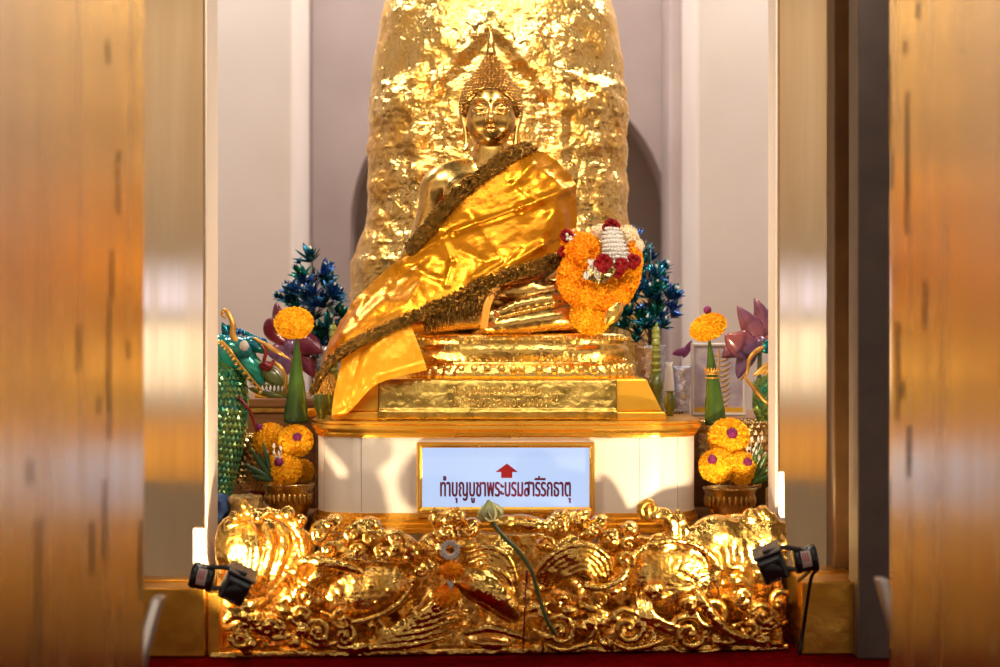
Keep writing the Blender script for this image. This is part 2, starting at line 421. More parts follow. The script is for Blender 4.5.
# gilded pillars right and left of the shrine
for side in (-1, 1):
    if side < 0: x_in, y0, y1, lab = -.5605, -.20, -.053, 'tall gilded board pillar left of the shrine, glowing lamp at its foot'
    else: x_in, y0, y1, lab = .536, -.14, -.03, 'tall gilded board pillar right of the shrine, beside the dark brown post'
    x_out = side*1.02
    t = thing('gilded_pillar', lab, 'pillar', ((x_in+x_out)/2, (y0+y1)/2, 0))
    zb = .137 if side > 0 else .128
    bevel(part('board', box((min(x_in, x_out), y0, zb), (max(x_in, x_out), y1, 2.4)), m_panel2, t, False), .004)
    xe = sorted((x_in, x_in-side*.004)); bevel(part('side_edge', box((xe[0]+(.0001 if side < 0 else 0), y0+.002, zb), (xe[1]-(0 if side < 0 else .0001), y1-.002, 2.4)), m_pil, t, False, 'side edge, cream colour standing in for lamplight'), .001)  # cream carries the light that falls on this side of the board
    # low block in front at the foot
    if side < 0:
        bevel(part('block', box((-.70, -.30, 0), (-.545, -.052, zb)), m_block, t, False), .004)
        bevel(part('block', box((-.5445, -.285, 0), (-.519, -.10, zb*.92)), m_block, t, False), .003)
        bevel(part('block', box((-1.02, -.20, 0), (-.7005, -.053, zb)), m_block, t, False), .003)
        bevel(part('lamplight_strip', box((x_in-.022, y0-.012, zb+.001), (x_in, y0-.001, .232)), m_pil, t, False), .003)  # added strip: lamplight on the board put in as pale colour
    else:
        bevel(part('block', box((.563, -.27, 0), (.682, -.035, zb)), m_block, t, False), .004)
        bevel(part('block', box((.683, -.20, 0), (1.02, -.035, zb)), m_block, t, False), .003)
        bevel(part('lamplight_strip', box((x_in, y0-.012, .22), (x_in+.012, y0-.001, .335)), m_pil, t, False), .003)  # pale strip likewise stands in for lamplight on the board
# dark post beside the right pillar
V, F = box((P(858, 300, -.32)[0], -.32, 0), (P(890, 300, -.32)[0], -.22, 2.4))
post = solo('trim_7', (V, F), m_post, '', '', kind='structure', smooth=False); bevel(post, .004)
holes = [ball((P(866+random.uniform(-4, 12), py, -.32)[0], -.321, P(0, py, -.32)[2]), .004, 5, (1, .4, 1.2)) for py in (44, 66, 268, 412, 520)]

# nearest door leaves, opened towards the camera
def leaf(side, xf_, yf, xn, yn, name):
    # slab from far end (xf_, yf) to near end (xn, yn)
    a = np.array([xf_, yf]); b = np.array([xn, yn]); dv = (b-a)/np.linalg.norm(b-a); nn = np.array([dv[1], -dv[0]])
    if nn[0]*side < 0: nn = -nn
    c = [a, b, b+nn*.05, a+nn*.05]
    if side > 0: c = c[::-1]
    lo = [(p[0], p[1], .012) for p in c]; hi = [(p[0], p[1], 2.4) for p in c]
    o = solo(name, loft([lo, hi]), m_panel, '', '', kind='structure', smooth=False); bevel(o, .004); return o
LF = dict(l=(-.457, -1.43, -.475, -2.25), r=(.499, -1.44, .516, -2.15))
leaf(-1, *LF['l'], 'door_1'); leaf(1, *LF['r'], 'door_2')
# dark vertical streaks on the leaves and pillars (their own shape, thin patches proud of the board)
def streaks(side, spec, name_parent):
    vfs = []
    xa, ya, xb, yb = LF['l' if side < 0 else 'r']
    for px, py0, py1, w in spec:
        # intersection of the view ray with the leaf plane
        k = (px-500)/FPX
        t = ((xa-0)-k*(ya-CAM_Y))/(k*(yb-ya)-(xb-xa)); x = xa+t*(xb-xa); y = ya+t*(yb-ya); dd = y-CAM_Y
        z0 = CAM_Z-(py1-333.5)*dd/FPX; z1 = CAM_Z-(py0-333.5)*dd/FPX
        n = 14; zz = np.linspace(z0, z1, n); ww = w*dd/FPX*.5*(np.sin(np.linspace(.15, PI-.15, n))**.6)*(.7+.5*rng.random(n))*2.4
        dirv = np.array([xb-xa, yb-ya]); dirv /= np.linalg.norm(dirv)
        nn = np.array([dirv[1], -dirv[0]]); nn = nn if nn[0]*side < 0 else -nn
        loops = []
        for z, q in zip(zz, ww):
            c = np.array([x, y])+dirv*rng.normal(0, .0006)*3
            loops.append([(*(c-dirv*q+nn*-.001), z), (*(c+dirv*q+nn*-.001), z), (*(c+dirv*q*.6+nn*.0012), z), (*(c-dirv*q*.6+nn*.0012), z)])
        vfs.append(loft(loops))
    o = part('dark_streak', join(*vfs), m_streak, None, False)
    o.parent = name_parent; o.data.transform(Matrix.Translation(-Vector(name_parent.location)))
    return o
dl = bpy.data.objects['door_1']; dr = bpy.data.objects['door_2']
streaks(-1, [(78, 325, 372, 4), (112, 250, 300, 3), (109, 300, 440, 3), (128, 340, 360, 2), (30, 460, 486, 4), (38, 520, 667, 4), (92, 520, 575, 4),
             (104, 480, 560, 2), (140, 520, 600, 4), (118, 150, 215, 2), (108, 40, 66, 2), (99, 395, 415, 2)], dl)
streaks(1, [(907, 92, 235, 6), (889, 55, 150, 4), (898, 322, 420, 4), (909, 425, 478, 7), (903, 380, 400, 3), (918, 0, 20, 3), (905, 40, 55, 3), (892, 150, 190, 2), (925, 280, 330, 2)], dr)  # the ones near the far edge draw a reflected streak in dark colour
# slanted grey stay bars at the foot of the leaves
for side, pts, lab in ((-1, [(159, 596, -1.2), (133, 690, -1.30)], 'slanted grey metal bar at the foot of the left door leaf'),
                       (1, [(881, 578, -1.2), (913, 690, -1.30)], 'slanted grey metal bar at the foot of the right door leaf')):
    a = P(*pts[0]); b = P(*pts[1]); dv = (b-a)/np.linalg.norm(b-a)
    b = a+dv*((.0-a[2])/dv[2]); w = .0075
    ux = np.array([1, 0, 0])*w; uy = np.array([0, 1, 0])*.02
    lo = [b-ux-uy, b+ux-uy, b+ux+uy, b-ux+uy]; hi = [a-ux-uy, a+ux-uy, a+ux+uy, a-ux+uy]
    for q in lo: q[2] = 0
    bevel(solo('stay_bar', loft([lo, hi]), m_steel, lab, 'bar', smooth=False), .003)

# =================================================================== GOLD SHRINE (bell-shaped stupa)
SY = .67
prof_px = [(0, 112), (20, 118), (40, 121), (60, 125), (75, 126), (85, 126), (100, 128.5), (150, 129), (200, 129.5), (226, 130), (240, 138), (256, 143), (262, 146), (300, 147), (330, 152), (700, 154)]
sD = SY-CAM_Y; ss = sD/FPX
top_px = [(-420, 3), (-330, 16), (-260, 30), (-200, 46), (-140, 66), (-80, 88), (-40, 102)]
pr = np.array(top_px+prof_px, float)
def shrine():
    nz, na = 420, 520
    py = np.concatenate([np.linspace(-420, -5, 60), np.linspace(-4, 330, nz-90), np.linspace(334, 608, 30)])
    rad = np.interp(py, pr[:, 0], pr[:, 1])*ss
    z = CAM_Z-(py-333.5)*ss
    a = np.linspace(0, 2*PI, na, endpoint=False)
    A, Pz = np.meshgrid(a, py, indexing='ij'); Rr = np.tile(rad, (na, 1)); Z = np.tile(z, (na, 1))
    depth = .80
    X = Rr*np.cos(A); Y = -Rr*np.sin(A)*depth
    px = 500+X/ss*(1)      # nominal front position used for the carved motifs
    front = np.sin(A) > 0
    px = 500+(px-500)*sD/(sD+Y)
    D = np.zeros_like(Rr)
    g = lambda v, c, s: np.exp(-((v-c)/s)**2)
    # horizontal mouldings
    for c, s, h in ((87, 4, .008), (98, 3, -.006), (112, 7, .007), (131, 7, -.008), (147, 8, .007), (168, 7, -.008), (185, 8, .007), (206, 7, -.008), (222, 8, .007), (76, 5, -.004)):
        D += .75*h*g(Pz, c+5*np.sin(A*3)+3*np.sin(A*11), s*.9)*(abs(px-495) > 62)*np.clip(-.1+1.6*vnoise(np.stack([Pz.ravel()/22, A.ravel()*5, A.ravel()*0], 1)).reshape(Pz.shape), 0, 1.2)
    # central niche: recess bounded by two pilasters under a pointed arch
    u = (px-492); archy = np.where(abs(u) < 62, 36+np.minimum(abs(u), 62)**1.25*.40, 999)
    inside = front & (abs(u) < 62) & (Pz > archy+6)
    D -= .016*np.where(inside, np.clip((Pz-archy-6)/14, 0, 1), 0)*(1-g(abs(u), 62, 5))
    D += .007*np.where(front, g(Pz, archy+1, 8.), 0)*(Pz < 112)*(.2+1.5*vnoise(np.stack([Pz.ravel()/9, px.ravel()/9, px.ravel()*0], 1)).reshape(Pz.shape))
    D += .012*front*(g(abs(u), 70, 6))*(Pz > 88)
    # bulging lumps at both sides
    for bx, by, br, h in ((400, 75, 12, -.008), (402, 108, 13, .01), (404, 140, 12, .009), (403, 176, 13, .010), (402, 210, 12, .008), (595, 72, 14, -.007), (597, 108, 14, .010), (598, 145, 14, .010), (598, 180, 14, .009), (600, 212, 12, .009),
                          (450, 90, 14, .010), (465, 62, 10, .008), (530, 70, 13, .010), (545, 96, 12, .010), (525, 130, 13, .010), (448, 130, 14, .009), (430, 250, 14, .008), (540, 40, 18, .006), (440, 40, 18, .006)):
        D += h*front*np.exp(-((px-bx)**2+(Pz-by)**2)/br**2)
    Pn = np.stack([X.ravel(), Y.ravel(), Z.ravel()], 1)
    n1 = fbm(Pn*9, 3).reshape(X.shape); n2 = ridged(Pn*24+5, 3).reshape(X.shape); n3 = ridged(Pn*70+9, 2).reshape(X.shape)
    low = np.clip((Pz-60)/30, .25, 1)
    D += .013*n1+.0075*n2*low+.0028*n3*low
    D *= np.clip((Pz+420)/80, 0, 1)
    D *= 1-.5*np.clip((abs(np.cos(A))-.85)/.12, 0, 1)
    Rn = Rr+D; X = Rn*np.cos(A)-.005; Y = SY-Rn*np.sin(A)*depth
    V = np.stack([X, Y, Z], -1).reshape(-1, 3)
    F = grid_faces(na, len(py), True)
    F.append([i*len(py) for i in range(na)]); F.append([i*len(py)+len(py)-1 for i in range(na)][::-1])
    return V, F
V, F = shrine(); V[:, 2] = np.maximum(V[:, 2], 0)
solo('bell_stupa', (V, F), m_shrine, 'huge crumpled gold-leaf bell-shaped stupa rising behind the seated statue', 'shrine')

# =================================================================== WHITE PEDESTAL
base_out = [(-.383, .38), (-.383, .20), (-.381, .10), (-.375, .045), (-.352, .0), (-.315, -.020), (-.27, -.03), (-.1, -.035), (.1, -.035), (.27, -.03), (.315, -.020), (.352, .0), (.375, .045), (.381, .10), (.383, .20), (.383, .38)]
base_out = np.array(base_out); base_out[:, 0] *= 1.008; base_out[:, 0] += .0125
base_out = np.vstack([base_out[0], catmull(base_out[1:-1], 6), base_out[-1]])
def sweep_outline(prof):
    """loft the pedestal outline through (offset, z) pairs"""
    o = base_out; n = len(o); T = np.gradient(o, axis=0); N = np.stack([T[:, 1], -T[:, 0]], 1); N /= np.linalg.norm(N, axis=1)[:, None]
    N[0] = N[-1] = 0; N[0] = (-1, 0); N[-1] = (1, 0)
    loops = []
    for off, z in prof:
        q = o+N*off; loops.append([(x, y, z) for x, y in q])
    return loft(loops)
ped = thing('pedestal', 'white bow-fronted pedestal with gold cornice carrying the seated statue', 'pedestal', (0, .17, 0))
part('body', sweep_outline([(0, 0), (0, .3935)]), m_white, ped, False)
part('cornice', sweep_outline([(-.05, .3937), (.002, .3937), (.003, .398), (.006, .399), (.0062, .403), (.010, .408), (.0135, .411), (.0135, .4175), (.010, .4195), (.012, .421), (.012, .4250), (-.05, .4252)]), m_mould, ped, False, 'gold moulded cornice')
part('base_moulding', sweep_outline([(.001, .205), (.016, .205), (.016, .213), (.011, .215), (.012, .222), (.007, .225), (.008, .232), (.003, .235), (.003, .2437), (.001, .2437)]), m_mould, ped, False, 'gold stepped base moulding')
for px in (361, 640, 322, 679):     # thin panel joints
    x = (px-500)*.00198; i = np.searchsorted(base_out[8:-8, 0], x)+8; a, b = base_out[i-1], base_out[i]; t = (x-a[0])/(b[0]-a[0]); y = a[1]+(b[1]-a[1])*t
    part('panel_joint', box((x-.0005, y-.0006, .245), (x+.0005, y+.003, .393)), m_pild, ped, False)
# sign
def pf(px, py, y): return P(px, py, y)
sy = -.036
x0, z1 = pf(417, 442, sy)[[0, 2]]; x1, z0 = pf(594.5, 512, sy)[[0, 2]]
sign = thing('light_sign', 'backlit pale blue sign in a gold frame with red arrow and maroon Thai lettering', 'sign', ((x0+x1)/2, sy, z0))
def frame(x0, x1, z0, z1, w, prof):
    loops = []
    for off, y in prof:
        loops.append([(x0+off, y, z0+off), (x1-off, y, z0+off), (x1-off, y, z1-off), (x0+off, y, z1-off)])
    V, F = loft(loops, caps=False); return V, F
fw = .0105
part('frame', frame(x0, x1, z0, z1, fw, [(0, sy+.0005), (0, sy-.014), (.002, sy-.017), (.005, sy-.017), (.0065, sy-.014), (fw, sy-.012), (fw, sy-.001)]), m_mould, sign, False)
screen = part('screen', box((x0+fw-.001, sy-.003, z0+fw-.001), (x1-fw+.001, sy-.0005, z1-fw+.001)), m_screen, sign, False, 'pale blue backlit screen')
ya = sy-.0042
ax = lambda px: P(px, 0, ya)[0]; az = lambda py: P(0, py, ya)[2]
arrow = [(507, 463.5), (518, 472), (512.3, 472), (512.3, 478), (501.2, 478), (501.2, 472), (495.5, 472)]
part('arrow', loft([[(ax(a), y, az(b)) for a, b in arrow] for y in (sy-.0031, ya)]), m_arrow, screen, False, 'red arrow pointing up')
tcu = bpy.data.curves.new('lettering', 'FONT'); tcu.body = '\u0e17\u0e33\u0e1a\u0e38\u0e0d\u0e1a\u0e39\u0e0a\u0e32\u0e1e\u0e23\u0e30\u0e1a\u0e23\u0e21\u0e2a\u0e32\u0e23\u0e35\u0e23\u0e34\u0e01\u0e18\u0e32\u0e15\u0e38'
tcu.size = .03; tcu.extrude = .0004; tcu.offset = .0; tcu.align_x = 'LEFT'
to = bpy.data.objects.new('lettering', tcu); COL.objects.link(to)
bpy.context.view_layer.update()
dg = bpy.context.evaluated_depsgraph_get(); tm = bpy.data.meshes.new_from_object(to.evaluated_get(dg)); bpy.data.objects.remove(to)
tv = np.empty(len(tm.vertices)*3); tm.vertices.foreach_get('co', tv); tv = tv.reshape(-1, 3)
mnx, mny, mxx, mxy = tv[:, 0].min(), tv[:, 1].min(), tv[:, 0].max(), tv[:, 1].max()
X0, X1, Z0, Z1 = ax(440.5), ax(570.5), az(503), az(476)
nv = np.stack([X0+(tv[:, 0]-mnx)/(mxx-mnx)*(X1-X0), ya-tv[:, 2], Z0+(tv[:, 1]-mny)/(mxy-mny)*(Z1-Z0)], 1)
nv -= np.array(sign.location); tm.vertices.foreach_set('co', nv.ravel()); tm.update()
tF = [list(p.vertices) for p in tm.polygons]; tV = np.empty(len(nv)*3); tm.vertices.foreach_get('co', tV); tV = tV.reshape(-1, 3)
tV2, tF2 = join(*[(tV+np.array([dx, -.00005*i, dz]), tF) for i, (dx, dz) in enumerate(((0, 0), (-.0009, 0), (.0009, 0), (-.0004, .0005), (.0004, -.0005)))])
tm = mesh_data('lettering', tV2, tF2, m_text, False)
lo_ = bpy.data.objects.new('lettering', tm); COL.objects.link(lo_); lo_.parent = screen; lo_['label'] = 'line of maroon Thai lettering'

# =================================================================== STATUE BASE
plt = thing('statue_plinth', 'long dull gold plinth with raised script under the lotus throne', 'plinth', (0, .19, .4252))
y0, y1 = .035, .34
zT, zB = P(0, 379, y0)[2], .4254
def trap(hw0, hw1, z0, z1, f0, f1, b=y1):
    return loft([[(-hw0, f0, z0), (hw0, f0, z0), (hw0, b, z0), (-hw0, b, z0)], [(-hw1, f1, z1), (hw1, f1, z1), (hw1, b, z1), (-hw1, b, z1)]])
zl = zB+.017
bevel(part('foot_slab', trap(.337, .333, zB, zl, y0-.008, y0-.006), m_wrap, plt, False), .003)
bevel(part('core', trap(.328, .296, zl, zT, y0, y0+.012), m_wrap, plt, False, 'smooth amber-gold ends'), .004)
# worn foil sheet covering the middle of the front
def foil():
    nu, nv = 120, 24; xl, xr = P(378, 0, y0)[0], P(617, 0, y0)[0]
    V = []
    for u in np.linspace(0, 1, nu):
        for v in np.linspace(0, 1, nv):
            x = xl+(xr-xl)*u; z = zB+.001+(zT-.001-zB-.001)*v
            yy = y0-.0105 if z < zl+.002 else y0-.003+.012*(z-zl)/(zT-zl)
            edge = min(1, 18*u*(1-u)+.0)*min(1, 12*v*(1-v)+.15)
            V.append((x, yy-.0025*edge, z))
    V = np.array(V); V[:, 1] -= .002*ridged(V*60, 3)+.001*fbm(V*200, 2)
    b = V.copy(); b[:, 1] = y0+.001*0+.006
    n = len(V); F = [f[::-1] for f in grid_faces(nu, nv)]
    F = grid_faces(nu, nv)
    return V, F
o = part('foil_sheet', foil(), m_plinth, plt, True, 'dull foil sheet with raised script')
sm = o.modifiers.new('thick', 'SOLIDIFY'); sm.thickness = .001
# raised, illegible script squiggles
vf = []
for row, (ya_, xa_, xb_) in enumerate(((391, 452, 540), (403, 452, 545), (397, 520, 556))):
    px = xa_
    while px < xb_:
        k = random.choice((0, 1, 2)); h = random.uniform(5, 8); w = random.uniform(3, 5); yb = ya_+random.uniform(-1, 1)
        if row == 2 and px < 545: px += w; continue
        pts = [(px, yb+h/2), (px+.2*w, yb-h/2), (px+.7*w, yb-h/2+1), (px+w*.8, yb+h/3), (px+w*.3, yb+h/2), (px+w, yb+h/2+(1 if k else -2))]
        yy = lambda q: y0-.0065+.012*max(0, (P(0, q, y0)[2]-zl)/(zT-zl))
        vf.append(tube(catmull([P(a, b, yy(b)) for a, b in pts], 3), .0010, 5)); px += w+1
part('script', join(*vf), m_base, plt)
# lotus throne
th = thing('lotus_throne', 'shining gold two-tier lotus throne under the seated statue', 'throne', (.03, .2, zT))
def oval(hx, hy, z, n=160, petal=0, amp=0, cxx=.044, cyy=.205, ph=0):
    L = []
    for i in range(n):
        a = 2*PI*i/n; e = .55
        c, s = math.cos(a), math.sin(a); r = 1+amp*abs(math.cos(petal*a/2+ph))
        L.append((cxx+hx*r*math.copysign(abs(c)**e, c), cyy+hy*r*math.copysign(abs(s)**e, s), z))
    return L
def thr(py): return P(0, py, .08)[2]
hX = .216; hY = .125
tiers = [(379.5, 1.055, .02), (376, 1.06, .02), (372, 1.05, .03), (367, 1.0, .03), (364, .985, .01), (362.5, .965, 0), (361, .97, 0), (357, 1.0, .0), (352, 1.015, 0), (348, 1.01, 0), (345.5, .985, 0), (343, .99, 0), (341, 1.0, .0), (337, 1.0, 0), (335, .985, 0), (333.5, .97, 0)]
loops = [oval(hX*s+.006, hY*s, max(zT+.0003, thr(p)), 240, 46, a) for p, s, a in tiers]
V, F = loft(loops)
Q = np.array(V); Q = Q+np.stack([0*Q[:, 0], .004*fbm(Q*30, 3), 0*Q[:, 0]], 1)
part('body', (Q, F), m_base, th)
def around(n, z, s, fn):
    vfs = []
    L = np.array(oval(hX*s+.006, hY*s, z, 720)); seg = np.linalg.norm(np.roll(L, -1, 0)-L, axis=1); cum = np.cumsum(seg); tot = cum[-1]
    for i in range(n):
        k = int(np.searchsorted(cum, tot*i/n)); p = L[k]; nrm = p-np.array([.044, .205, z]); nrm[0] *= .6; nrm /= np.linalg.norm(nrm)
        vfs.append(fn(p, nrm, i))
    return join(*vfs)
part('bead_row', around(90, thr(338.5), 1.0, lambda p, n, i: ball(p, .0042*random.uniform(.8, 1.2), 6, (1, 1, .9))), m_base, th)
part('petal_row', around(46, thr(370), 1.035, lambda p, n, i: ball(p+np.array([0, 0, random.uniform(-.001, .001)]), .0085, 8, (1, .8, 1.3))), m_base, th)
part('small_bead_row', around(84, thr(360.5), .985, lambda p, n, i: ball(p, .0030*random.uniform(.7, 1.3), 5)), m_base, th)

# =================================================================== SEATED FIGURE
HY = .19; hs = (HY-CAM_Y)/FPX; HC = P(491, 115, HY)
def H(x, y, z): return HC+np.array([x, y, z])*hs
fig = thing('seated_buddha_statue', 'gilded seated figure with curled hair and downcast eyes on the lotus throne', 'statue', (.03, .2, thr(333.5)))
fld = Field(HC-np.array([36, 46, 50])*hs, HC+np.array([36, 44, 48])*hs, .00085)
u = hs
def he(c, r, k=2., op='+', R=None): fld.ell(H(*c), np.array(r)*u, R, k*u, op)
def hc(pts, r, k=1.5, op='+', n=4): fld.chain([H(*p) for p in pts], np.array(r)*u if hasattr(r, '__len__') else r*u, k*u, op, n)
he((0, 4, 5), (26, 32, 33)); he((0, -3, -7), (23.5, 24, 25), 6); he((0, -13, -23), (10, 10, 8.5), 6)
he((13, -12, -8), (10, 11, 12), 6); he((-13, -12, -8), (10, 11, 12), 6)     # cheeks
hc([(0, 2, -25), (0, 3, -50)], (15, 17), 4)
for s in (-1, 1):
    he((s*10.5, -30, 4.2), (8.6, 5.5, 4.6), 3, '-')
    he((s*10.5, -22.6, 3.2), (7.6, 4.6, 4.6), 1.2)                          # eyelid
    hc([(s*3.6, -26.5, 2.6), (s*7, -28.0, .6), (s*11, -27.8, -.2), (s*15, -25.5, .8), (s*18.5, -22.5, 3.2)], (.7, 1.0, 1.0, .9, .6), .5, '-')
    hc([(s*4, -26, .8), (s*8, -27.2, -1.6), (s*13, -26.4, -1.6), (s*17.5, -22.5, 1)], (.6, 1.1, 1.1, .6), 1)
    hc([(s*1.5, -30, 7.5), (s*4.5, -30.2, 11), (s*10, -29.2, 13.6), (s*15.5, -26, 12.6), (s*20.5, -20.5, 8.6)], (1.2, 1.3, 1.2, 1.1, .7), 1.)
    he((s*3.5, -30.3, -8.2), (2.7, 3, 2.3), 1.2)
    he((s*1.9, -33.5, -10.6), (1.1, 1.6, .9), .6, '-')
    hc([(s*25.5, -1, 13), (s*28.5, 0, 6), (s*28.2, -1, -4), (s*26, -3, -14), (s*24.5, -5, -24), (s*24.5, -7, -33), (s*27.5, -9, -37)], (2.2, 3.2, 2.4, 2.1, 2.0, 2.4, 1.2), 1.5)
    hc([(s*24.5, -3.5, -13), (s*23.2, -5, -25), (s*24, -7, -31)], (1.1, 1.2, .7), .6, '-')
    hc([(s*26.8, -4.5, 9), (s*28.2, -4.5, 3), (s*26.6, -5, -3)], (1.2, 1.3, 1.), .8, '-')
    hc([(s*5.5, -29, -11), (s*8.5, -27, -14.5)], (.7, .5), 1.2, '-')
hc([(0, -28.5, 10), (0, -31.5, 2), (0, -34, -5.5), (0, -34, -7.8)], (1.9, 1.9, 2.7, 2.9), 1.6)
he((0, -32.6, -8), (3.0, 2.6, 2.4), 1)
hc([(-7.8, -26.6, -14.6), (-4, -29, -14.2), (-1.6, -30.2, -13.2), (0, -30.2, -13.9), (1.6, -30.2, -13.2), (4, -29, -14.2), (7.8, -26.6, -14.6)], (.5, 1.3, 1.5, 1.3, 1.5, 1.3, .5), .8)
hc([(-6, -26.8, -16.6), (-3, -28.8, -18.2), (0, -29.4, -18.8), (3, -28.8, -18.2), (6, -26.8, -16.6)], (.6, 1.6, 1.9, 1.6, .6), .8)
hc([(-8, -27.6, -15.4), (-3, -31, -16.1), (0, -31.6, -15.8), (3, -31, -16.1), (8, -27.6, -15.4)], (.5, .6, .6, .6, .5), .4, '-')
hc([(0, -31, -10.6), (0, -31, -12.4)], (.6, .6), .6, '-')
he((0, -27.5, -22), (5, 2.2, 1.6), 2, '-')
V, Q = fld.mesh(); V = smooth_mesh(V, Q, 2, .5)
part('head', (V, Q), m_statue, fig, True)
# hair cap, topknot and finial
hp = np.array([(-16, 24), (-8, 28), (0, 30), (8, 31), (16, 30), (22, 28), (28, 25.5), (33, 22), (38, 18), (44, 14), (49, 11), (54, 8.2), (58, 6), (61, 4.4)], float)
def hairline(y): return 26-(np.minimum(y, 8)+27)*1.25
def hr(z): return np.interp(z, hp[:, 0], hp[:, 1])
hair_vf = []
nz, na = 46, 96; V = []
for a in np.linspace(0, 2*PI, na, endpoint=False):
    for z in np.linspace(-16, 61, nz):
        r = hr(z)-1; x, y = r*math.cos(a), r*math.sin(a)*1.08+4*(1-max(0, z-28)/34)
        zz = z
        if z < hairline(y): x *= .82; y = (y-4)*.82+4
        V.append(H(x, y, zz))
F = grid_faces(na, nz, True); F.append([i*nz+nz-1 for i in range(na)]); hair_vf.append((np.array(V), F))
sph = ball((0, 0, 0), 1, 5)
z = -14.
while z < 60:
    r = hr(z); n = max(6, int(2*PI*r/3.7)); off = random.random()
    for i in range(n):
        a = 2*PI*(i+off)/n; x, y = r*math.cos(a), r*math.sin(a)*1.08+4*(1-max(0, z-28)/34)
        if z < hairline(y)+1.0 or y > 30: continue
        q = 1.85 if z < 34 else 1.6
        nn = np.array([math.cos(a)*q*.5, math.sin(a)*q*.5, .3]); hair_vf.append((sph[0]*q*u*np.array([1, 1, .95])+H(x, y, z), sph[1]))
        hair_vf.append((sph[0]*q*.5*u+H(x+nn[0]*1.7, y+nn[1]*1.7, z+.5), sph[1]))
    z += 3.1
part('hair', join(*hair_vf), m_hair, fig, True)
fin = [(0, 58), (4.8, 59), (5.6, 62), (4.4, 65), (3.8, 67), (4.3, 69), (3.4, 73), (2.3, 78), (1.2, 83), (.1, 88)]
part('flame_finial', xf(lathe([(r, z) for r, z in fin], n=16), Matrix.Translation(Vector(HC)) @ Matrix.Scale(hs, 4)), m_hair, fig)
# body
fb = Field((-.30, .02, .50), (.27, .34, 1.0), .0022)
def B(px, py, y): return P(px, py, y)
fb.chain([B(491, 145, .195), B(491, 168, .20)], (.034, .040), .01)
fb.ell(B(497, 205, .205), (.100, .060, .095), None, .02)
fb.ell(B(466, 192, .165), (.045, .03, .035), None, .02); fb.ell(B(525, 192, .165), (.045, .03, .035), None, .02)
fb.ell(B(495, 258, .205), (.082, .060, .085), None, .02)
fb.ell(B(495, 302, .215), (.125, .085, .055), None, .02)
fb.chain([B(470, 174, .20), B(450, 182, .20), B(437, 190, .20)], (.030, .037, .034), .015)
fb.chain([B(527, 172, .20), B(545, 184, .20), B(554, 197, .20)], (.030, .037, .034), .015)
fb.chain([B(438, 190, .20), B(430, 225, .20), B(412, 262, .17), B(402, 285, .15), B(390, 306, .115)], (.034, .030, .026, .022, .018), .01)
fb.chain([B(556, 197, .20), B(560, 232, .20), B(556, 268, .17), B(530, 290, .12), B(500, 292, .11)], (.034, .031, .027, .024, .018), .01)
fb.chain([B(462, 312, .22), B(420, 316, .16), B(385, 316, .11)], (.050, .042, .036), .015)
fb.chain([B(530, 312, .22), B(560, 312, .17), B(588, 316, .13)], (.050, .040, .034), .015)
fb.chain([B(392, 320, .09), B(440, 318, .085), B(490, 317, .08)], (.03, .026, .02), .01)
# crossed shin with the foot resting on it, seen below the robe hem
fb.chain([B(588, 314, .12), B(560, 317, .085), B(520, 323, .075), B(488, 328, .075)], (.030, .025, .020, .011), .008)
fb.chain([B(586, 300, .13), B(560, 299, .095), B(525, 304, .085), B(497, 314, .08)], (.018, .018, .015, .010), .004)
fb.chain([B(588, 292, .14), B(560, 288, .12), B(530, 293, .11)], (.014, .016, .014), .006)
V, Q = fb.mesh(); V = smooth_mesh(V, Q, 2, .5); N = vnormals(V, Q); V = V+N*(.0008*fbm(V*60, 2))[:, None]
V[:, 2] = np.maximum(V[:, 2], thr(333.5)+.0003)
part('body', (V, Q), m_statue, fig)
# right hand resting over the knee, five fingers
hv = []
hb = B(388, 310, .090)
for k in range(5):
    o_ = np.array([(k-2)*.011, 0, 0]); Lk = (.036, .046, .05, .047, .038)[k]
    if k == 4: pts = [hb+np.array([.018, .004, .004]), hb+np.array([.034, .0, -.008]), hb+np.array([.042, .002, -.024])]
    else: pts = [hb+o_*.8-np.array([.006, 0, 0]), hb+o_-np.array([.006, .016, .010]), hb+o_-np.array([.006, .018, .010+Lk*.5]), hb+o_*1.1-np.array([.006, .014, .010+Lk])]
    hv.append(tube(catmull(pts, 4), (.0065, .006, .0055, .004), 8))
hv.append(ball(hb-np.array([.004, 0, 0]), .02, 10, (1.15, .8, .9)))
part('hand', join(*hv), m_statue, fig)

# =================================================================== ROBE
rows = [
 [(529,147,.165),(553,158,.17),(573,184,.18),(577,222,.165),(570,256,.15)],
 [(505,158,.125),(530,180,.115),(548,215,.11),(545,245,.105),(538,268,.09)],
 [(472,182,.115),(492,205,.10),(505,235,.09),(502,262,.075),(497,283,.055)],
 [(440,214,.115),(458,235,.095),(465,262,.08),(460,282,.065),(452,303,.045)],
 [(414,246,.12),(425,262,.10),(425,285,.072),(418,303,.05),(410,322,.03)],
 [(385,272,.13),(390,290,.10),(388,307,.06),(382,323,.035),(372,340,.015)],
 [(356,300,.12),(357,318,.08),(353,332,.045),(348,346,.025),(342,357,.01)],
 [(334,335,.09),(335,345,.065),(333,357,.045),(330,367,.025),(327,374,.01)],
 [(321,368,.07),(322,374,.05),(321,381,.035),(320,388,.02),(318,392,.01)]]
def cr_surface(rows, nu, nv):
    G = np.array([[P(*c) for c in r] for r in rows])
    A = np.array([catmull(r, nv) for r in G])                     # along v
    B_ = np.array([catmull(A[:, j], nu) for j in range(A.shape[1])]).transpose(1, 0, 2)
    return B_
def proj(V):
    d = V[..., 1]-CAM_Y; return 500+V[..., 0]*FPX/d, 333.5-(V[..., 2]-CAM_Z)*FPX/d
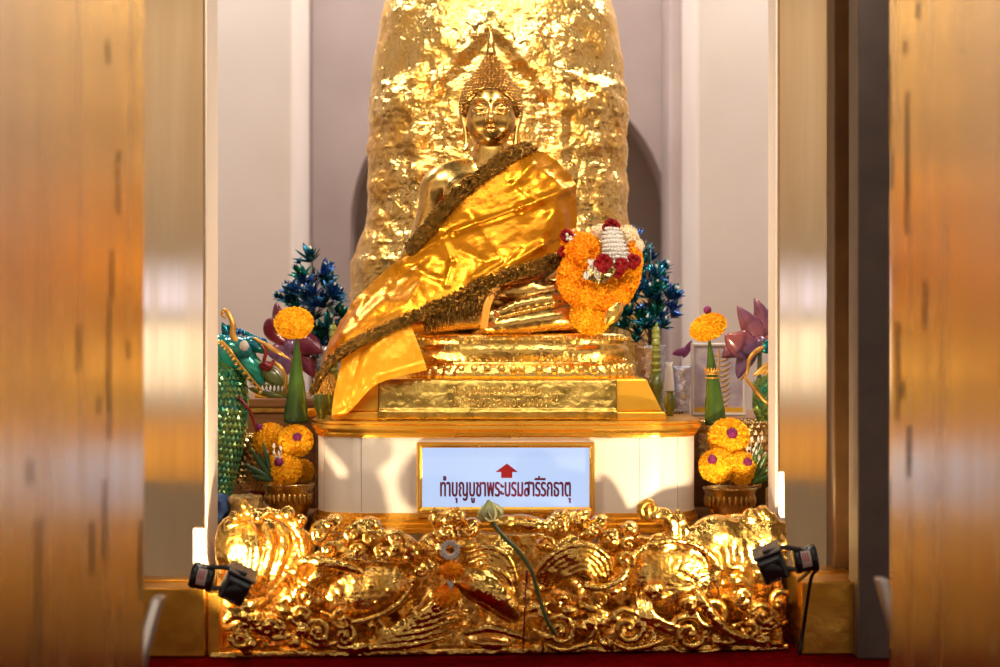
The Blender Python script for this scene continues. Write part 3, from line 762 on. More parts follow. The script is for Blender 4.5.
def seg_d(px, py, a, b):
    a = np.array(a, float); b = np.array(b, float); d = b-a; t = np.clip(((px-a[0])*d[0]+(py-a[1])*d[1])/d.dot(d), 0, 1)
    cx_, cy_ = a[0]+t*d[0], a[1]+t*d[1]; n = np.array([-d[1], d[0]])/np.linalg.norm(d)
    return np.hypot(px-cx_, py-cy_), (px-cx_)*n[0]+(py-cy_)*n[1], t
G = cr_surface(rows, 28, 48)
nu, nv = G.shape[:2]; gp, gq = proj(G)
D = np.zeros((nu, nv))
folds = [((573,186),(520,208),.008,5),((520,208),(455,232),.007,4),((455,232),(405,262),.005,4),((530,165),(512,185),.003,4),((556,190),(540,245),.005,7),((540,245),(515,262),.005,4),
         ((512,180),(545,212),-.0035,4),((470,215),(500,255),.003,5),((440,235),(452,262),.004,4),((452,262),(446,285),.004,4),((480,245),(470,280),.003,6),((400,268),(440,280),.003,4),
         ((392,285),(360,318),.004,5),((420,270),(375,310),.003,5),((385,300),(345,335),.003,4),((500,262),(475,278),.004,4),((520,250),(500,275),.003,3),((460,250),(485,262),-.003,4),((365,300),(340,345),.003,4),
         ((560,215),(566,250),.006,5),((350,322),(330,360),.003,4),((430,262),(410,300),.003,5),((545,175),(572,200),.003,4),((495,160),(530,190),-.002,6)]
for a, b, h, w in folds:
    dd_, sdv, t = seg_d(gp, gq, a, b); D += h*np.exp(-(dd_/w)**2)*(1-.35*np.tanh(sdv/w))
pn = np.stack([gp.ravel()/34, gq.ravel()/26, 0*gp.ravel()+2.2], 1)
al = np.stack([(gp.ravel()*.86-gq.ravel()*.5)/60, (gp.ravel()*.5+gq.ravel()*.86)/15, 0*gp.ravel()], 1)
D += .0040*ridged(pn*.7, 2).reshape(D.shape)+.0045*fbm(al, 2).reshape(D.shape)+.0006*ridged(pn*3.1+4, 2).reshape(D.shape)
V = G.reshape(-1, 3); F = grid_faces(nu, nv); N = vnormals(V, F)
if N[:, 1].mean() > 0: N = -N; F = [f[::-1] for f in F]
Nrob = N; Vr = V+N*D.reshape(-1, 1)
rb = thing('draped_robe', 'shiny orange-gold satin robe draped over one shoulder of the statue', 'robe', P(450, 335, .08))
o = part('cloth', (Vr, F), m_robe, rb); sm = o.modifiers.new('thick', 'SOLIDIFY'); sm.thickness = .002; sm.offset = -1
VG = Vr.reshape(nu, nv, 3); NG = Nrob.reshape(nu, nv, 3)
# fringes: many tiny curls along both long edges
def tinsel(path, nrm, width, n, down, r=.0010, size=.0085):
    vfs = []
    N_ = len(path)
    for i in range(n):
        k = random.uniform(0, N_-1.001); a = int(k); f = k-a
        p = path[a]*(1-f)+path[a+1]*f; nm = nrm[a]; w = random.uniform(-.5, .5)*width
        p = p+down[a]*(w)+nm*random.uniform(0, .007)
        t1 = rng.normal(0, 1, 3); t1 /= np.linalg.norm(t1); t2 = np.cross(t1, rng.normal(0, 1, 3)); t2 /= np.linalg.norm(t2); s = size*random.uniform(.5, 1.1)
        c = [p, p+t1*s*.5+nm*s*.3, p+t1*s*.4+t2*s*.6+nm*s*.5, p+t2*s*.5]
        vfs.append(tube(c, r, 3, False))
    return join(*vfs)
def ribbon(path, down, nrm, w, th=.002):
    V = []; 
    for p, d_, n_ in zip(path, down, nrm):
        for s in (-.5, -.25, 0, .25, .5): V.append(p+d_*s*w+n_*(.001*(1-4*s*s)-.0005))
    V = np.array(V); return V, grid_faces(len(path), 5)
up_e = VG[:, 2]; up_n = NG[:, 2]; up_d = VG[:, 8]-VG[:, 0]; up_d /= np.linalg.norm(up_d, axis=1)[:, None]
kk = 118
fr1 = part('upper_fringe', join(ribbon(up_e[:kk], up_d[:kk], up_n[:kk], .026), tinsel(up_e[:kk]+up_n[:kk]*.002, up_n[:kk], .030, 3400, up_d[:kk])), m_fringe, rb, True, 'dark gold tinsel trim along the upper edge')
lo_e = VG[:, -6]; lo_n = NG[:, -6]; lo_d = VG[:, -1]-VG[:, -14]; lo_d /= np.linalg.norm(lo_d, axis=1)[:, None]
fr2 = part('lower_fringe', join(ribbon(lo_e, lo_d, lo_n, .028), tinsel(lo_e+lo_n*.003, lo_n, .036, 4200, lo_d)), m_fringe, rb, True, 'dark gold tinsel trim along the lower edge')
# hanging threads under the hem in front of the lap
th_ = []
for i in range(420):
    px = random.uniform(424, 500); py = np.interp(px, [424, 500], [310, 283]); a = P(px, py, .045); L_ = random.uniform(.02, .055)*(1 if px < 480 else .6)
    b = a+np.array([random.uniform(-.004, .004), random.uniform(-.012, .012), -L_]); b[2] = max(b[2], thr(333.5)+.002)
    th_.append(tube([a, (a+b)/2+rng.normal(0, .002, 3), b], .0009, 4, False))
part('hanging_fringe', join(*th_), m_fringe, rb)
tp = catmull([P(497, 288, .045), P(491, 297, .04), P(487, 306, .036), P(485, 318, .035), P(484, 328, .036)], 6)
tv_ = [tube(tp+rng.normal(0, .003, 3)*np.array([1, .6, .3]), (.001, .0022, .0022, .0016), 5) for _ in range(26)]
part('tassel', join(*tv_), m_tassel, rb, True, 'orange thread tassel')
# tail end of fringe hanging at lower left
th_ = []
for i in range(260):
    px = random.uniform(316, 334); a = P(px, random.uniform(372, 384), .012+random.uniform(0, .03)); b = a+np.array([random.uniform(-.004, .004), 0, -random.uniform(.010, .022)])
    th_.append(tube([a, (a+b)/2+rng.normal(0, .0015, 3), b], .0011, 4, False)); th_.append(ball(b, .0018, 4))
part('beaded_end', join(*th_), m_trimg, rb)
# second cloth: bright satin end hanging over the throne
rows2 = [[(343,350,.03),(339,372,.012),(334,395,.005),(331,419,.002)],
 [(362,342,.025),(358,362,.008),(352,385,-.002),(349,412,-.004)],
 [(385,332,.028),(382,350,.012),(378,366,.002),(374,386,.0)],
 [(400,325,.03),(402,340,.018),(404,358,.008),(402,376,.008)],
 [(409,320,.033),(415,336,.022),(422,354,.015),(427,370,.016)]]
G2 = cr_surface(rows2, 26, 26); n2u, n2v = G2.shape[:2]; g2p, g2q = proj(G2)
D2 = .003*fbm(np.stack([g2p.ravel()/12, g2q.ravel()/30, 0*g2p.ravel()], 1), 3)+.0012*ridged(np.stack([g2p.ravel()/9, g2q.ravel()/11, 0*g2p.ravel()+3], 1), 2)
D2 = D2.reshape(n2u, n2v)
for a, b, h, w in (((385, 330), (345, 400), .006, 6), ((400, 330), (372, 352), .004, 5), ((362, 345), (350, 400), -.004, 4), ((427, 362), (378, 376), .003, 2), ((378, 376), (352, 405), .003, 2), ((352, 405), (335, 415), .002, 2)):
    dd_, sdv, t = seg_d(g2p, g2q, a, b); D2 += h*np.exp(-(dd_/w)**2)
V = G2.reshape(-1, 3); F = grid_faces(n2u, n2v); N = vnormals(V, F)
if N[:, 1].mean() > 0: N = -N; F = [f[::-1] for f in F]
V = V+N*D2.reshape(-1, 1); V[:, 2] = np.maximum(V[:, 2], .4275)
o = solo('satin_sash', (V, F), m_satin, 'bright orange satin sash end hanging below the robe, over the plinth corner', 'sash'); sm = o.modifiers.new('thick', 'SOLIDIFY'); sm.thickness = .0016; sm.offset = -1

# =================================================================== WAVE RELIEF IN FRONT
def RY(px, out=0.): return -.315+(px-220)/580*.10-out
rf = Field((-.545, -.345, 0), (.56, -.075, .335), .0021)
sl, X, Y, Z = rf.sub((-.545, -.345, 0), (.56, -.075, .335))
PXg = 500+X/.00186
topz = np.interp(PXg, [215, 240, 262, 300, 312, 325, 350, 372, 400, 425, 440, 460, 480, 500, 540, 575, 600, 625, 640, 670, 690, 705, 740, 775, 800],
                      [540, 528, 526, 545, 560, 545, 540, 535, 548, 545, 535, 520, 528, 530, 528, 530, 540, 535, 530, 535, 530, 525, 522, 530, 545])
topz = CAM_Z-(topz-333.5)*.00188
yf = -.315+(PXg-220)/580*.10
xz = np.stack(np.broadcast_arrays(X[:, 0, 0][:, None]*14, Z[0, 0][None, :]*14, 0), -1).reshape(-1, 3)
und = fbm(xz, 3).reshape(X.shape[0], Z.shape[2])[:, None, :]*.035
slope = np.clip(Z-.02, 0, .3)*.32
front = (yf+.048+und*1.3+slope)-Y
rf.F[sl] = np.maximum(np.maximum(front*.75, Z-topz+.02), Y+.09).astype(np.float32)
rf.F[sl] = np.maximum(rf.F[sl], -Z+.0)
R_ = lambda px, py, out=0: P(px, py, RY(px, out))
def rell(px, py, rx, rz, out=0., ry=.03, ang=0., k=.006, op='+', dep=0.):
    M = Matrix.Rotation(math.radians(ang), 3, 'Y')
    rf.ell(P(px, py, RY(px)-out+ry+dep), (rx*.00186, ry, rz*.00186), M, k, op)
def rchain(pts, r, out=0., k=.003, op='+', n=5):
    """pts: (px, py[, out]) ; radii in pixels"""
    w = [P(p[0], p[1], RY(p[0], (p[2] if len(p) > 2 else out))) for p in pts]
    rf.chain(w, np.array(r)*.00186 if hasattr(r, '__len__') else r*.00186, k, op, n)
def spiral(px, py, r0, turns, a0, rad, out=.0, hand=1, tail=None, k=.002, dome=.012):
    n = int(turns*12); pts = []
    for i in range(n+1):
        t = i/n; a = a0+hand*turns*2*PI*t; r = r0*(1-t)**.85
        pts.append((px+r*math.cos(a), py+r*math.sin(a), out+dome*t))
    if tail: pts = list(tail)+pts
    rr = np.concatenate([np.linspace(.6, 1, max(1, len(tail) if tail else 1)), np.linspace(1, .55, n+1)])*rad
    rchain(pts, rr, k=k, n=2)
rnd = random.Random(11)
# filler foam curls of many sizes
for i in range(80):
    px = rnd.uniform(228, 792); py = rnd.uniform(548, 648)
    if (px-262)**2/50**2+(py-560)**2/48**2 < 1 or (px-735)**2/52**2+(py-560)**2/50**2 < 1: continue
    if (px-365)**2/50**2+(py-592)**2/30**2 < 1 or (px-672)**2/52**2+(py-580)**2/38**2 < 1: continue
    if 380 < px < 530 and py > 560: continue
    if 530 < px < 640 and 545 < py < 600: continue
    r0 = rnd.uniform(6, 13); rell(px, py, r0*.8, r0*.7, -.018, .025, 0, .005); spiral(px, py, r0, rnd.uniform(.8, 1.4), rnd.uniform(0, 6.28), rnd.uniform(2.2, 3.8), rnd.uniform(-.012, .012), rnd.choice((-1, 1)), k=.003)
# filler leaf strands
for i in range(90):
    px = rnd.uniform(230, 790); py = rnd.uniform(560, 645); a = rnd.uniform(-.6, .9)*(1 if px > 500 else -1); L_ = rnd.uniform(14, 38)
    if (px-365)**2/50**2+(py-592)**2/30**2 < 1 or (px-672)**2/52**2+(py-580)**2/38**2 < 1: continue
    if 380 < px < 530 and py > 560: continue
    c, s_ = math.cos(a), math.sin(a); b = rnd.uniform(-8, 8)
    rchain([(px-c*L_/2, py-s_*L_/2, -.01), (px+s_*b, py-c*b, .008), (px+c*L_/2, py+s_*L_/2, -.01)], (1.5, rnd.uniform(3, 5.5), 1.5), k=.004)
# big left dome with folds
def on(px, py, c, extra=0.):
    q = min(.93, ((px-c[0])/c[2])**2+((py-c[1])/c[3])**2); return c[5]-c[4]*(1-math.sqrt(1-q))+extra
rell(260, 564, 44, 50, -.045, .052, -18, .012); rell(236, 547, 22, 34, -.035, .035, 0, .01); rell(296, 560, 14, 26, -.05, .03, -20, .01)
for j, (x0_, x1_) in enumerate(((238, 240), (250, 248), (263, 256), (277, 264), (291, 272), (302, 282))):
    dc = (262, 562, 50, 58, .052, -.043); q = [(x0_, 522+abs(j-2)*3), (x0_+7, 545), ((x0_+x1_)/2+4, 575), (x1_-10, 604), (x1_-22, 618)]
    rchain([(a, b, on(a, b, dc, -.001)) for a, b in q], (2.2, 4.6, 4.6, 3.6, 1.8), k=.008)
rchain([(228, 525, -.05), (250, 514, -.05), (278, 515, -.05), (298, 530, -.05), (305, 552, -.05), (302, 574, -.035)], (3, 4, 4.5, 4.5, 4, 3), k=.006)
for p in ((235, 512, 6), (247, 506, 7), (258, 512, 6), (243, 499, 5), (268, 507, 5), (288, 508, 7), (301, 515, 6)): rell(p[0], p[1]+5, p[2], p[2], -.03, .013, 0, .005)
# lumps along the top, left centre
for p in ((322, 533, 12, 14), (334, 522, 9, 9), (340, 545, 12, 12), (362, 533, 15, 14), (372, 524, 10, 7), (377, 538, 11, 11), (392, 537, 10, 9), (404, 545, 12, 11), (412, 553, 12, 14), (330, 560, 20, 10), (355, 560, 12, 8), (310, 575, 12, 10), (318, 600, 9, 8), (340, 590, 8, 8)):
    rell(p[0], p[1], p[2], p[3], rnd.uniform(-.02, .005), .026, rnd.uniform(-30, 30), .004)
for p in ((318, 528), (330, 518), (352, 528), (370, 532), (382, 545), (396, 533), (345, 552), (318, 552), (358, 545)):
    spiral(p[0], p[1]+6, rnd.uniform(6, 9), 1.3, rnd.uniform(0, 6), 2.4, rnd.uniform(.0, .012), rnd.choice((-1, 1)))
# left turtle shell
rell(366, 592, 47, 30, .004, .030, -14, .004)
rchain([(322, 612, .006), (345, 622, .008), (372, 618, .010), (398, 604, .010), (412, 585, .006)], (2.2, 2.6, 2.6, 2.4, 2), k=.002)
for p in ((370, 585, 3.6), (388, 590, 2.2), (352, 602, 2), (395, 581, 1.8), (340, 595, 1.6), (376, 602, 1.5)): rell(p[0], p[1], p[2], p[2]*.7, .0085, .006, 0, .001)
rchain([(306, 560, .01), (322, 562, .022), (345, 566, .018), (362, 572, .006)], (3, 6, 5, 3), k=.004); rell(352, 556, 14, 6, .01, .02, 20, .003)
# acanthus lump (top, middle left)
for p in ((437, 520, 9, 8), (452, 518, 14, 10), (470, 528, 12, 10), (445, 534, 13, 10), (462, 545, 16, 10), (430, 545, 12, 12), (418, 565, 10, 12), (412, 582, 8, 12)): rell(p[0], p[1], p[2], p[3], rnd.uniform(-.03, -.01), .026, rnd.uniform(-40, 40), .003)
for p in ((436, 517), (456, 516), (470, 530), (448, 532), (430, 550), (420, 570)): spiral(p[0], p[1], 7, 1.2, rnd.uniform(0, 6), 2.2, rnd.uniform(-.015, .0), rnd.choice((-1, 1)))
for j in range(5):    # combed hair sweeping right of the garland
    rchain([(466+j*2, 552+j*5, -.01), (490, 548+j*5, .006), (508-j*2, 558+j*6, .010), (516-j*3, 580+j*5, .004), (514-j*4, 600, -.005)], (1.6, 2.8, 2.8, 2.4, 1.4), k=.002)
# fish-like head pointing right with open mouth
rchain([(462, 580, .006), (480, 585, .018), (498, 598, .022), (512, 613, .012)], (13, 17, 15, 10), k=.006)
rell(498, 577, 8, 6, .030, .015, 25, .003); rell(489, 598, 2.6, 2.6, .048, .012, 0, .001, '-'); rell(508, 598, 3.2, 4, .034, .012, 0, .002, '-')
rchain([(466, 597, .03), (482, 606, .036), (496, 616, .034), (510, 622, .02)], (3, 4, 4, 3), k=.002, op='-')
rchain([(482, 574, .02), (496, 570, .026), (508, 580, .024), (514, 594, .02)], (2, 3, 3, 2), k=.002)
rell(488, 642, 25, 9, .006, .03, 4, .003); rchain([(466, 632, .02), (490, 628, .026), (514, 634, .018), (528, 640, .01)], (3, 4, 3.5, 2), k=.003)
for j in range(7): rchain([(462-j*2, 588+j*8, -.01), (440-j*4, 602+j*7, .008), (410-j*6, 618+j*5, .006), (372-j*2, 638+j*2, -.004)], (2.0, 3.4, 3.0, 1.6), k=.002)
rell(431, 638, 2.6, 2.6, .024, .012, 0, .001, '-'); rell(383, 633, 10, 11, .01, .022, 0, .004)
# long lump top centre
rell(525, 524, 27, 9, -.012, .03, 6, .004); rell(503, 523, 14, 8, -.01, .026, 0, .004)
for p in ((556, 528, 14, 12), (573, 520, 20, 9), (590, 530, 14, 10), (560, 515, 9, 6), (545, 545, 10, 7), (600, 522, 9, 8), (610, 540, 12, 10), (630, 530, 10, 9)): rell(p[0], p[1], p[2], p[3], rnd.uniform(-.03, -.012), .026, rnd.uniform(-40, 40), .003)
for p in ((558, 522), (580, 515), (595, 528), (612, 532), (628, 540), (548, 540)): spiral(p[0], p[1]+4, 7, 1.3, rnd.uniform(0, 6), 2.1, rnd.uniform(-.015, .005), rnd.choice((-1, 1)))
# great concentric wave right of centre
for j in range(6):
    rchain([(532+j*4, 600-j*2, -.012), (538+j*5, 572+j, .006), (556+j*4, 552+j*4, .014), (585, 545+j*5, .016), (606-j*3, 556+j*5, .010), (612-j*4, 574+j*3, .0)], (1.6, 2.8, 3.0, 3.0, 2.4, 1.6), k=.0022)
rell(592, 570, 20, 14, .008, .028, 15, .004); rchain([(584, 586, .03), (600, 588, .034), (620, 580, .028), (628, 568, .015)], (3, 3, 3, 2), k=.002)
rell(568, 602, 12, 14, .01, .03, 0, .003, '-'); rell(586, 612, 12, 10, .012, .03, 0, .003, '-'); rell(556, 600, 11, 12, .0, .03, 0, .004)
rell(612, 586, 7, 8, .012, .02, 0, .003); spiral(600, 600, 9, 1.5, 2, 2, .01); spiral(625, 560, 9, 1.4, 1, 2.4, .0, -1)
for j in range(4): rchain([(636+j*5, 592-j, -.004), (640+j*4, 612, .012), (655+j*4, 626-j, .012), (682+j*3, 636-j*2, .006), (706, 640-j*3, .0)], (1.6, 2.6, 2.8, 2.4, 1.4), k=.002)
for p in ((560, 632, 17, .012), (628, 628, 20, .016), (690, 634, 20, .014), (655, 590, 8, .018), (712, 612, 17, .018), (742, 596, 9, .02), (763, 616, 12, .016), (690, 604, 8, .02), (255, 620, 9, .012), (276, 628, 10, .012), (300, 614, 11, .012), (318, 632, 13, .014), (345, 636, 12, .012), (240, 636, 10, .01), (725, 632, 10, .012)):
    spiral(p[0], p[1], p[2], 1.7, rnd.uniform(2.4, 3.8), 2.9+p[2]*.06, p[3]-.008, rnd.choice((-1, 1)), k=.002, dome=.014)
    rchain([(p[0]-p[2], p[1]+p[2]*.6, 0), (p[0], p[1]+p[2]*1.05, .01), (p[0]+p[2]*1.3, p[1]+p[2]*.8, .006), (p[0]+p[2]*2.2, p[1]+p[2]*.3, -.01)], (1.6, 3, 2.6, 1.4), k=.002)
rchain([(696, 590, .01), (706, 606, .022), (724, 628, .022), (752, 640, .012), (780, 644, .0)], (3, 5, 5, 4, 2.5), k=.003)
# snail curl standing on top
rchain([(664, 552, -.03), (672, 538, -.03), (671, 524, -.028), (663, 515, -.026), (650, 516, -.024)], (8, 8, 7.5, 7, 6), k=.004)
spiral(649, 509, 10, 1.4, PI*.5, 3.6, -.025, 1, k=.002, dome=.01); rchain([(678, 512, -.03), (684, 530, -.03), (680, 552, -.03)], (3, 5, 5), k=.004); rell(660, 545, 14, 12, -.012, .02, 0, .004)
# right turtle shell with cracked plates
rell(672, 580, 50, 38, .002, .034, 12, .004)
for a, b, c in (((630, 560), (648, 568), (652, 580)), ((652, 580), (668, 596), (672, 612)), ((652, 580), (676, 572), (690, 578)), ((676, 572), (682, 560), (676, 546)), ((690, 578), (706, 590), (712, 600)), ((690, 578), (704, 570), (718, 574))):
    tc = (672, 580, 52, 40, .034, .002); rchain([(*q, on(*q, tc, .0005)) for q in (a, b, c)], (1.2, 1.5, 1.2), k=.0008, op='-')
rchain([(624, 590, .0), (630, 560, .0), (650, 545, .0), (678, 541, .0), (704, 550, .0), (722, 570, .0)], (2, 2.6, 2.6, 2.6, 2.6, 2), k=.003)
# big right dome
rell(735, 562, 44, 50, .0, .052, 16, .012); rell(716, 540, 28, 26, .0, .04, 0, .01); rell(764, 548, 22, 34, -.004, .04, 8, .01)
for j, (x0_, x1_) in enumerate(((712, 716), (725, 735), (740, 750), (754, 766), (768, 780))):
    dc = (735, 562, 50, 56, .052, .0); q = [(x0_, 540+abs(j-2)*3), (x0_+2, 560), ((x0_+x1_)/2+2, 582), (x1_+2, 604), (x1_+4, 618)]
    rchain([(a, b, on(a, b, dc, -.002)) for a, b in q], (1.6, 3.4, 4.2, 3.4, 1.6), k=.009)
for p in ((752, 518, 10), (768, 520, 9), (780, 530, 9), (790, 528, 8), (786, 545, 9), (762, 512, 7), (792, 560, 8)): rell(p[0], p[1], p[2], p[2], -.02, .018, 0, .004)
rell(694, 546, 14, 22, -.012, .02, 20, .006)
# ledge and end block
rf.F[sl] = np.minimum(rf.F[sl], np.maximum(np.maximum(abs(Z-.006)-.0065, (yf-.002)-Y), Y+.10)).astype(np.float32)
bx = (753-500)*.00186; rf.F[sl] = np.minimum(rf.F[sl], np.maximum(np.maximum(abs(X-(bx+.019))-.0195, abs(Z-.018)-.018), np.maximum((-.232)-Y, Y+.10))).astype(np.float32)
rf.F[sl] = np.maximum(rf.F[sl], abs(X-.006)-.5395).astype(np.float32)
V, Q = rf.mesh(); V = smooth_mesh(V, Q, 1, .5); N = vnormals(V, Q)
V = V+N*(.0022*fbm(V*55, 3)+.0010*ridged(V*130, 2))[:, None]; V[:, 2] = np.maximum(V[:, 2], 0.0004)
solo('wave_relief', (V, Q), m_relief, 'low gold-leaf sculpture of curling waves and turtle shells across the front', 'sculpture')

# =================================================================== SMALL OFFERINGS ON THE RELIEF
# lotus bud on a long stem
lt = thing('lotus_bud', 'single pale cream lotus bud on a long green stem lying on the relief', 'flower', P(555, 632, -.33))
def petal(L_, W_, curve, th=.0012, n=9, tip=1.6):
    """pointed cupped petal standing up along z, opening towards -y"""
    V = []
    for side in (0, 1):
        for i in range(n):
            t = i/(n-1); w = W_*math.sin(PI*min(1, t**.75*.96+.04))**.8*(1-t**4*.6)
            if i == n-1: w = .0002
            for k in range(5):
                s = (k-2)/2; V.append((w*s, -curve*math.sin(PI*t*.5)*L_*.0+curve*L_*(.9*math.sin(PI*t)-.5*t*t)*-1+abs(s)**2*w*.5+side*th, L_*t))
    V = np.array(V); F = []
    m = n*5; g = grid_faces(n, 5); F += [f for f in g]; F += [[i+m for i in f[::-1]] for f in g]
    for i in range(n-1): F += [[i*5, m+i*5, m+(i+1)*5, (i+1)*5][::-1], [i*5+4, (i+1)*5+4, m+(i+1)*5+4, m+i*5+4][::-1]]
    return V, F
bud = P(492, 521, -.335); vfs = []
for k in range(9):
    q = xf(petal(.044 if k < 5 else .038, .017, .26), Matrix.Rotation(k*2*PI/4.6+.3, 4, 'Z') @ Matrix.Translation((0, -.004-(k//5)*.002, 0)))
    vfs.append(q)
vfs.append(ball((0, 0, .018), .014, 10, (1, 1, 1.3)))
part('bud', xf(join(*vfs), Matrix.Translation(Vector(bud)) @ Matrix.Rotation(math.radians(-10), 4, 'Y') @ Matrix.Diagonal((1.45, 1.3, .90, 1))), m_cream, lt, True, 'pale cream bud')
part('stem', tube(catmull([P(492, 522, -.335), P(503, 536, -.345), P(520, 553, -.355), P(532, 572, -.36), P(540, 600, -.355), P(548, 622, -.35), P(555, 634, -.34)], 8), (.0034, .0045, .0040, .0042, .0040), 8), m_stem, lt, True, 'green stem')
# small jasmine garland
gl = thing('jasmine_garland', 'small garland with a white jasmine ring and two orange balls on the relief', 'garland', P(450, 600, -.33))
c = P(450, 550, -.345); vfs = []
for k in range(20):
    a = 2*PI*k/20; rr = .0135; dr_ = np.array([math.cos(a), -.3+.1*math.sin(7*a), math.sin(a)])
    vfs.append(xf(ball((0, 0, 0), .0026, 5, (1, 1, 2.4)), Matrix.Translation(Vector(c+dr_*np.array([rr, .004, rr]))) @ Vector(dr_).to_track_quat('Z', 'Y').to_matrix().to_4x4()))
for k in range(24):
    a = 2*PI*k/24; vfs.append(ball(c+np.array([math.cos(a)*.011, 0, math.sin(a)*.011]), .0032, 5))
part('jasmine_ring', join(*vfs), m_jas, gl, True, 'white jasmine ring')
for px, py, r, y in ((452, 571, .0185, -.345), (447, 596, .0215, -.335)):
    V, F = flower_ball(r, 240, (1.1, .8, .85), .004, .0024); part('marigold', (V+P(px, py, y), F), m_mario, gl, True, 'orange marigold')
part('jasmine_string', join(*[ball(P(450+rng.normal(0, 1.5), 582+k*1.1, -.352), .0028, 5, (1, 1, 1.6)) for k in range(6)]), m_jas, gl)
inc = solo('incense_stick', join(tube([P(527, 574, -.352), P(525, 602, -.35), P(523, 652, -.335)], .0016, 6), tube([P(527, 570, -.353), P(526.6, 583, -.353)], .0026, 6)), m_red, 'thin dark red incense stick leaning beside the lotus stem', 'incense stick')

# =================================================================== FLOOD LAMPS
LIGHTS = []
def flood(side):
    if side < 0: bc, nc, lab = P(236, 586, -.46), P(203, 577, -.44), 'small black flood lamp at the foot of the left pillar'
    else: bc, nc, lab = P(772, 565, -.44), P(805, 559, -.42), 'small black flood lamp at the foot of the right pillar'
    t = thing('flood_lamp', lab, 'lamp', nc)
    ang = math.radians(27 if side < 0 else -22)
    M = Matrix.Translation(Vector(bc)) @ Matrix.Rotation(ang, 4, 'Y') @ Matrix.Rotation(math.radians(side*-8), 4, 'Z') @ Matrix.Rotation(math.radians(14), 4, 'X')
    s = .0245
    o = part('housing', xf(loft([[(-s, y, -s), (s, y, -s), (s, y, s), (-s, y, s)] if abs(q-1) < .01 else [(-s*q, y, -s*q), (s*q, y, -s*q), (s*q, y, s*q), (-s*q, y, s*q)] for y, q in ((-.030, .80), (-.022, .94), (-.004, 1.), (.030, 1.))]), M), m_black, t, False); bevel(o, .004, 3)
    bevel(part('top_plate', xf(box((-s*1.04, -.018, s*1.005), (s*1.04, .032, s*1.2)), M), m_dgrey, t, False, 'dark grey top plate'), .002)
    hou = o
    part('dome', xf(ball((0, -.026, 0), .017, 10, (1, .5, 1)), M), m_black, hou)
    part('vent_slots', xf(join(*[box((-.012+k*.006, -.0312, -.017), (-.0095+k*.006, -.0295, -.0155)) for k in range(4)]), M), m_label, hou, False)
    part('lens', xf(box((-s*.8, .0302, -s*.8), (s*.8, .0312, s*.8)), M), m_lens, hou, False, 'glowing lens')
    # drum at the pillar
    D_ = Matrix.Translation(Vector(nc)) @ Matrix.Rotation(ang*.45, 4, 'Y') @ Matrix.Rotation(PI/2, 4, 'Y')
    drum = part('drum', xf(lathe([(.0, -.021), (.021, -.021), (.024, -.018), (.024, -.010), (.0225, -.009), (.0225, .009), (.024, .010), (.024, .018), (.021, .021), (0, .021)], n=32), D_), m_black, t)
    lb = []
    for k in range(8):
        a0, a1 = (-1.9+k*.12-.3), (-1.9+(k+1)*.12-.3)
    def arc(r, z0, z1, a0, a1, n=8):
        V = []
        for i in range(n+1):
            a = a0+(a1-a0)*i/n
            for z in (z0, z1): V.append((r*math.cos(a), r*math.sin(a), z))
        return np.array(V), grid_faces(n+1, 2)
    part('sticker', xf(arc(.0229, -.0085, .0085, -2.4, -1.0), D_), m_label, drum)
    part('sticker_print', xf(join(*[arc(.0231, z, z+.002, -2.2, -1.5) for z in (-.006, -.002, .002)]), D_), m_labelr, drum)
    # yoke arms
    top_b = np.array(M @ Vector((0, -.006, s*1.22))); bot_b = np.array(M @ Vector((side*s*.9, 0, -s*.6)))
    for e, (dz, q) in enumerate(((.018, top_b), (-.016, bot_b))):
        a = nc+np.array([-side*.012, -.01, dz]); mid = (a+q)/2+np.array([0, -.004, .006 if e == 0 else -.002])
        part('yoke', tube(catmull([a, mid, q], 5), .0042, 8), m_dgrey, t)
    part('knob', ball(top_b, .0075, 8, (1, 1, .7)), m_black, t)
    # bracket down to the block
    zt = .137 if side > 0 else .129
    if side < 0:
        foot = np.array([nc[0]+.004, nc[1]+.03, 0]); part('bracket', tube(catmull([nc+np.array([-.008, .01, -.015]), nc+np.array([-.03, .04, -.018]), np.array([nc[0]-.03, -.285, .1285])], 5), .004, 8), m_dgrey, t)
    else:
        part('bracket', tube(catmull([nc+np.array([.012, .01, -.015]), nc+np.array([.012, .035, -.026]), np.array([nc[0]+.012, -.262, .138])], 5), .004, 8), m_dgrey, t)
        part('cable', tube(catmull([nc+np.array([.015, .01, .0]), nc+np.array([.026, .02, -.02]), nc+np.array([.015, .03, -.04]), np.array([.562, -.30, .06]), np.array([.5555, -.29, .004])], 6), .0035, 6), m_black, t, True, 'black cable')
    # the light itself, just in front of the lens
    ld = bpy.data.lights.new('flood_lamp_light', 'SPOT'); ld.energy = 15; ld.color = (1, .80, .50); ld.spot_size = math.radians(135); ld.spot_blend = .25; ld.shadow_soft_size = .008
    lo = bpy.data.objects.new('flood_lamp_light', ld); COL.objects.link(lo); p = M @ Vector((0, .044, .008)); lo.location = p
    aim = Vector((side*.33, .25, .50)) if side < 0 else Vector((side*.22, .25, .50))
    lo.rotation_euler = (aim-p).to_track_quat('-Z', 'Y').to_euler(); LIGHTS.append(lo)
flood(-1); flood(1)
